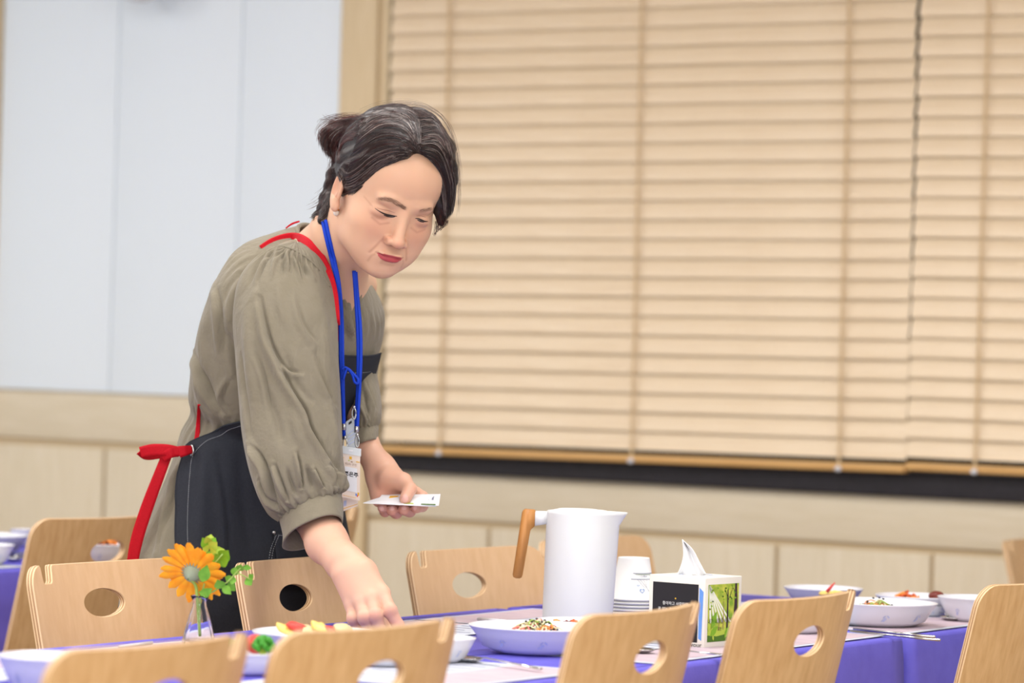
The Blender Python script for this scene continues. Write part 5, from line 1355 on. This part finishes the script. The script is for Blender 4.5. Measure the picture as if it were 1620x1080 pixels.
top2 = [tuple(p[:2]) for p in pix(GA[9])[10:NA - 10:10]]
stitch(top2, apron)
# pocket and rivet
m_ = MB(); pk = [[drape(apronB, x, y, .003) for x in np.linspace(424 + (842 - y) * -.12 + 8, 500, 10)] for y in np.linspace(842, 930, 10)]
ok = all(p is not None for r in pk for p in r)
if ok: m_.loft(pk, closed_ring=False); o = part(m_, 'pocket', 'apron', apron); o.modifiers.new('s', 'SOLIDIFY').thickness = .0012
stitch([(437, 846), (428, 870), (424, 900)], apron, off=.0045); stitch([(441, 847), (432, 871), (428, 900)], apron, off=.0045); stitch([(440, 846), (470, 850), (498, 856)], apron, off=.0045)
q = drape(apronB, 433, 842, .005)
if q is not None: m_ = MB().sphere(q, .0030, nu=10, nv=6); part(m_, 'rivet', 'metal', apron)
# grommet at the hip
ga = np.array(GA[int(np.argmin(np.abs(a0_[:, 1] - 713))), 3]); gp = pix(ga)
GX, GY = float(gp[0]), float(gp[1]); gq = drape(apronB, GX + 3, GY, .002)
if gq is None: gq = ga
m_ = MB(); nn_ = np.array([-.55, -.83, 0]); e1_ = np.cross(nn_, _up); e1_ /= np.linalg.norm(e1_)
m_.tube([gq + .0075 * (e1_ * math.cos(t) + _up * math.sin(t)) for t in np.linspace(0, 2 * math.pi, 25)], .0018, n=8, cap=False); part(m_, 'grommet', 'metal', apron)
# ribbons
def ribbon(pts, wd, name, mt, par, thick=.0016, n=30):
    """pts (px,py,Z); wd px half widths; flat side toward the camera"""
    c = catmull(np.array(pts, float), n); w_ = np.interp(np.linspace(0, 1, n), np.linspace(0, 1, len(wd)), wd); G = []
    for i in range(n):
        t = c[min(i + 1, n - 1)] - c[max(i - 1, 0)]; l = math.hypot(t[0], t[1]) + 1e-6; nx, ny = -t[1] / l, t[0] / l
        G.append([P(c[i, 0] + nx * w_[i] * v, c[i, 1] + ny * w_[i] * v, c[i, 2]) for v in (-1, -.5, 0, .5, 1)])
    m_ = MB(); m_.loft(G, closed_ring=False); o = part(m_, name, mt, par); s_ = o.modifiers.new('s', 'SOLIDIFY'); s_.thickness = thick; s_.offset = 0; return o
Zg = float((gq - CAM) @ _d)
dx, dy = GX - 305, GY - 712
T = lambda x, y, z: (x + dx, y + dy, z)
ribbon([T(308, 710, Zg - .004), T(298, 712, Zg - .012), T(288, 714, Zg - .014)], [6, 8, 9.5], 'tie_knot', 'red', apron)
ribbon([T(290, 714, Zg - .012), T(270, 711, Zg - .014), T(246, 711, Zg - .008), T(227, 715, Zg + .002)], [7, 9, 9.5, 9], 'tie_loop', 'red', apron)
ribbon([T(226, 713, Zg + .002), T(236, 722, Zg + .012), T(256, 720, Zg + .014), T(280, 716, Zg + .004)], [7, 4.5, 5, 6], 'tie_loop', 'red', apron)
ribbon([T(286, 714, Zg - .010), T(274, 716, Zg - .016), T(262, 724, Zg - .010)], [8, 8, 7], 'tie_loop', 'red', apron)
ribbon([T(270, 716, Zg + .004), T(256, 752, Zg), T(238, 800, Zg + .002), T(222, 850, Zg + .004), T(214, 892, Zg + .006), T(212, 930, Zg + .008)], [8, 9, 10, 10, 9, 9], 'tie_tail', 'red', apron)
def dr_ribbon(b, pts, wd, name, mt, par, off=.003, thick=.0016, n=40, Zd=5.8):
    c = catmull(np.array(pts, float), n); w_ = np.interp(np.linspace(0, 1, n), np.linspace(0, 1, len(wd)), wd); G = []
    zs = []
    for x, y in c:
        zz = [float((q - CAM) @ _d) for q in (drape(bb, x, y, 0) for bb in b) if q is not None]; zs.append(min(zz) if zz else np.nan)
    zs = np.array(zs); ok = ~np.isnan(zs); zs = np.interp(np.arange(n), np.arange(n)[ok], zs[ok]) if ok.any() else np.full(n, Zd)
    k = np.ones(5) / 5; zs = np.minimum(zs, np.convolve(np.pad(zs, 2, 'edge'), k, 'valid'))
    for i in range(n):
        t = c[min(i + 1, n - 1)] - c[max(i - 1, 0)]; l = math.hypot(*t) + 1e-6; nx, ny = -t[1] / l, t[0] / l
        G.append([P(c[i, 0] + nx * w_[i] * v, c[i, 1] + ny * w_[i] * v, zs[i] - off) for v in (-1, -.5, 0, .5, 1)])
    m_ = MB(); m_.loft(G, closed_ring=False); o = part(m_, name, mt, par); s_ = o.modifiers.new('s', 'SOLIDIFY'); s_.thickness = thick; s_.offset = 0; return o
ALLB = [torsoB, sleeveB, faceB]
dr_ribbon(ALLB, [(412, 391), (432, 380), (455, 374), (474, 376), (492, 389), (508, 409), (521, 436), (529, 465), (533, 500), (535, 540)], [3, 4.5, 5.5, 6.5, 7, 7.5, 6.5, 5.5, 4.5, 4], 'neck_strap', 'red', apron, off=.004, n=60)
dr_ribbon([torsoB], [(315, 640), (314, 662), (312, 690), (309, 702)], [2.5, 3, 4, 4.5], 'back_strap', 'red', apron, off=.004, n=24)
dr_ribbon(ALLB, [(540, 536), (540.5, 547), (541, 560)], [3.5, 3.5, 3.5], 'leather_tab', 'leather', apron, off=.005, n=10)
dr_ribbon([torsoB], [(452, 361), (462, 354), (474, 350)], [1, 1.6, 1.2], 'neck_strap', 'red', apron, off=.004, n=10)

# ------------------------------------------------------------ lanyards and badges
def zfront(x, y, off=.012):
    zz = [float((q - CAM) @ _d) for q in (drape(bb, x, y, 0) for bb in (apronB, torsoB, faceB)) if q is not None]; return (min(zz) if zz else 5.78) - off
ln = empty('lanyard', P(552, 520, 5.75), 0, 'blue corded lanyard round the neck holding the front name badge', 'lanyard')
lo_ = np.array(ln.location)
def cord(pts, r, name, par, org, mt='blue_cord', n=44, flat=.6, zo=.010, zfix=None):
    c = catmull(np.array([p[:2] for p in pts], float), n); zs = np.array([zfront(x, y, zo) for x, y in c]); k = np.ones(9) / 9
    zs = np.convolve(np.pad(zs, 4, 'edge'), k, 'valid')
    if zfix is not None:
        z2 = np.interp(np.linspace(0, 1, n), zfix[0], zfix[1]); zs = np.minimum(z2, np.where(c[:, 1] < 440, zs + zo - .004, 9)) if pts[0][0] < 530 else z2
    m_ = MB().tube([P(c[i, 0], c[i, 1], zs[i]) for i in range(n)], r, n=8, flat=flat, ref=_r0); shift(m_, org); return m_.obj(name, mt, par)
print('zfront', [round(zfront(x, y, 0), 3) for x, y in ((508, 350), (520, 400), (533, 450), (560, 450), (540, 520), (560, 520), (550, 600), (555, 660))])
ZC = ([0, .08, .2, .4, .7, 1], [5.735, 5.70, 5.675, 5.675, 5.68, 5.695])
cord([(510, 347), (516, 375), (524, 408), (534, 450), (538, 500), (539, 560), (542, 620), (544, 668)], .0030, 'cord', ln, lo_, zfix=ZC)
cord([(515, 348), (521, 376), (529, 410), (537, 452), (541, 505), (542, 565), (543, 620), (544, 690)], .0026, 'cord', ln, lo_, zfix=ZC)
cord([(560, 428), (563, 470), (566, 520), (567, 570), (566, 620), (564, 655), (564, 676)], .0030, 'cord', ln, lo_, zfix=([0, 1], [5.70, 5.695]))
cord([(563, 430), (566, 470), (570, 515), (571, 560), (569, 610), (566, 660), (565, 682)], .0026, 'cord', ln, lo_, zfix=([0, 1], [5.70, 5.69]))
cord([(541, 584), (546, 581), (553, 586), (558, 594), (561, 604), (566, 606), (566, 599), (558, 590), (550, 583), (546, 590), (543, 600)], .0020, 'bow', ln, lo_, zfix=([0, 1], [5.675, 5.675]), flat=1)
for (x, y) in ((564, 680), (544, 676)):
    m_ = MB().tube([P(x, y - 6, 5.69), P(x, y + 4, 5.69)], .0034, n=10); shift(m_, lo_); m_.obj('ferrule', 'metal', ln)
for (x, y) in ((565, 698), (546, 702), (560, 654)):
    m_ = MB().tube([P(x + 3 * math.cos(t), y + 9 * math.sin(t), 5.688) for t in np.linspace(0, 6.28, 16)], .0011, n=6); m_.sphere(P(x, y - 10, 5.688), .0028, nu=8, nv=6); shift(m_, lo_); o = m_.obj('hook', 'metal', ln); o['kind'] = 'stuff'
def badge_card(q4, zc, name, label, mt, zoffs=None):
    zo = zoffs or [zc] * 4; C4 = [P(x, y, z) for (x, y), z in zip(q4, zo)]; org = sum(C4) / 4; t = empty(name, org, 0, label, 'badge')
    nrm = np.cross(C4[1] - C4[0], C4[3] - C4[0]); nrm /= np.linalg.norm(nrm)
    if nrm @ _d > 0: nrm = -nrm
    def f(u, v, off=0): a = C4[0] + (C4[1] - C4[0]) * u; b = C4[3] + (C4[2] - C4[3]) * u; return a + (b - a) * v + nrm * off - org
    def quad(u0, v0, u1, v1, mt_, nm, off, th=.0006):
        m_ = MB(); lo2 = [f(u0, v0, off), f(u1, v0, off), f(u1, v1, off), f(u0, v1, off)]; hi2 = [p + nrm * th for p in lo2]
        m_.add(lo2 + hi2, [(0, 3, 2, 1), (4, 5, 6, 7), (0, 1, 5, 4), (1, 2, 6, 5), (2, 3, 7, 6), (3, 0, 4, 7)], 0, False); return m_.obj(nm, mt_, t)
    ux = (C4[1] - C4[0]); uy = (C4[0] - C4[3]); return t, f, quad, ux, uy
M['clear'] = mat('clear_vinyl', rgb(214, 220, 228), .12, .5); M['clear'].node_tree.nodes['Principled BSDF'].inputs['Alpha'].default_value = .55
bt, f, quad, ux, uy = badge_card([(540, 712), (570, 717), (569, 792), (541, 786)], 5.685, 'name_badge', 'pale pink name badge with white name label in clear holder hanging on blue lanyard', 'badge')
quad(0, 0, 1, 1, 'badge', 'badge_card', 0); quad(-.02, -.10, 1.04, .06, 'plastic', 'holder_top', -.0008, .0022); quad(.18, .33, .84, .84, 'card', 'name_label', .0007, .0004)
quad(.40, -.05, .62, -.01, 'card', 'slot', .0016, .0003)
for u0, v0, u1, v1, mt_ in ((.02, .14, .16, .15, 'yellow_print'), (.78, .18, .98, .20, 'yellow_print'), (.42, .10, .56, .16, 'yellow_print'), (.36, .18, .44, .20, 'green_light'), (.5, .20, .6, .22, 'brown_print'), (.76, .86, .84, .91, 'blue_print'), (.84, .88, .90, .93, 'tomato'), (.88, .83, .97, .90, 'yellow_print'), (.05, .95, .8, .957, 'yellow_print')):
    quad(u0, v0, u1, v1, mt_, 'print_mark', .0008, .0002)
place_text('name_text', '조은주', .0078, 'black_print', bt, f(.53, .48, .0014), ux, uy, bold=.00022); place_text('printed_words', '제2회 만찬', .0042, 'brown_print', bt, f(.5, .27, .0010), ux, uy)
bt2, f, quad, ux, uy = badge_card([(546, 668), (563, 656), (566, 706), (549, 716)], 5.70, 'name_badge', 'clear plastic badge holder turned sideways above the pink name badge', 'badge')
quad(0, 0, 1, 1, 'clear', 'holder', 0, .0012); quad(.1, .25, .9, .95, 'plastic', 'insert', -.0012, .0006); quad(.3, .08, .6, .16, 'black_print', 'slot', .0013, .0003)
for k in range(4): quad(.2, .40 + .12 * k, .8, .43 + .12 * k, 'flower_blue', 'print_mark', .0013, .0002)
bt3, f, quad, ux, uy = badge_card([(540, 784), (567, 780), (566, 800), (539, 810)], 5.70, 'name_badge', 'lower name badge peeking out below the front one beside the sleeve', 'badge')
quad(0, 0, 1, 1, 'badge', 'badge_card', 0); quad(.15, .35, .32, .7, 'flower_blue', 'print_mark', .0007, .0002); quad(.7, .1, .9, .35, 'yellow_print', 'print_mark', .0007, .0002); quad(.0, .82, 1, .86, 'yellow_print', 'print_mark', .0007, .0002)

# ------------------------------------------------------------ cards in her left hand
def slab(C4, th, name, mt, label, cat):
    C4 = [np.array(c) for c in C4]; org = sum(C4) / 4; nrm = np.cross(C4[1] - C4[0], C4[3] - C4[0]); nrm /= np.linalg.norm(nrm); nrm = nrm if nrm[2] > 0 else -nrm
    t = empty(name, org, 0, label, cat); m_ = MB(); lo2 = [c - org for c in C4]; hi2 = [c + nrm * th for c in lo2]
    m_.add(lo2 + hi2, [(0, 3, 2, 1), (4, 5, 6, 7), (0, 1, 5, 4), (1, 2, 6, 5), (2, 3, 7, 6), (3, 0, 4, 7)], 0, False); m_.obj('sheet', mt, t)
    def f(u, v, off=.0003): a = lo2[0] + (lo2[1] - lo2[0]) * u; b = lo2[3] + (lo2[2] - lo2[3]) * u; return a + (b - a) * v + nrm * (th + off)
    return t, f
c1_, f = slab([P(593, 797, 5.695), P(694, 800, 5.69), P(697, 782, 5.745), P(604, 783, 5.75)], .0008, 'card', 'card', 'upper white printed card held between thumb and fingers', 'card')
for u0, v0, u1, v1, mt_ in ((.16, .6, .30, .85, 'yellow_print'), (.46, .5, .58, .7, 'tomato'), (.66, .45, .69, .8, 'grey_print'), (.73, .45, .76, .8, 'grey_print'), (.80, .45, .83, .8, 'grey_print'), (.87, .45, .90, .8, 'grey_print'), (.42, .04, .60, .14, 'green_light'), (.72, .0, .95, .10, 'green_dark')):
    MB().add([f(u0, v0), f(u1, v0), f(u1, v1), f(u0, v1)], [(0, 1, 2, 3)], 0, False).obj('print_mark', mt_, c1_)
c2_, f = slab([P(574, 796, 5.685), P(690, 801.5, 5.692), P(693, 786, 5.745), P(600, 787, 5.75)], .0007, 'card', 'card', 'lower white card fanned out to the left under the other card', 'card')
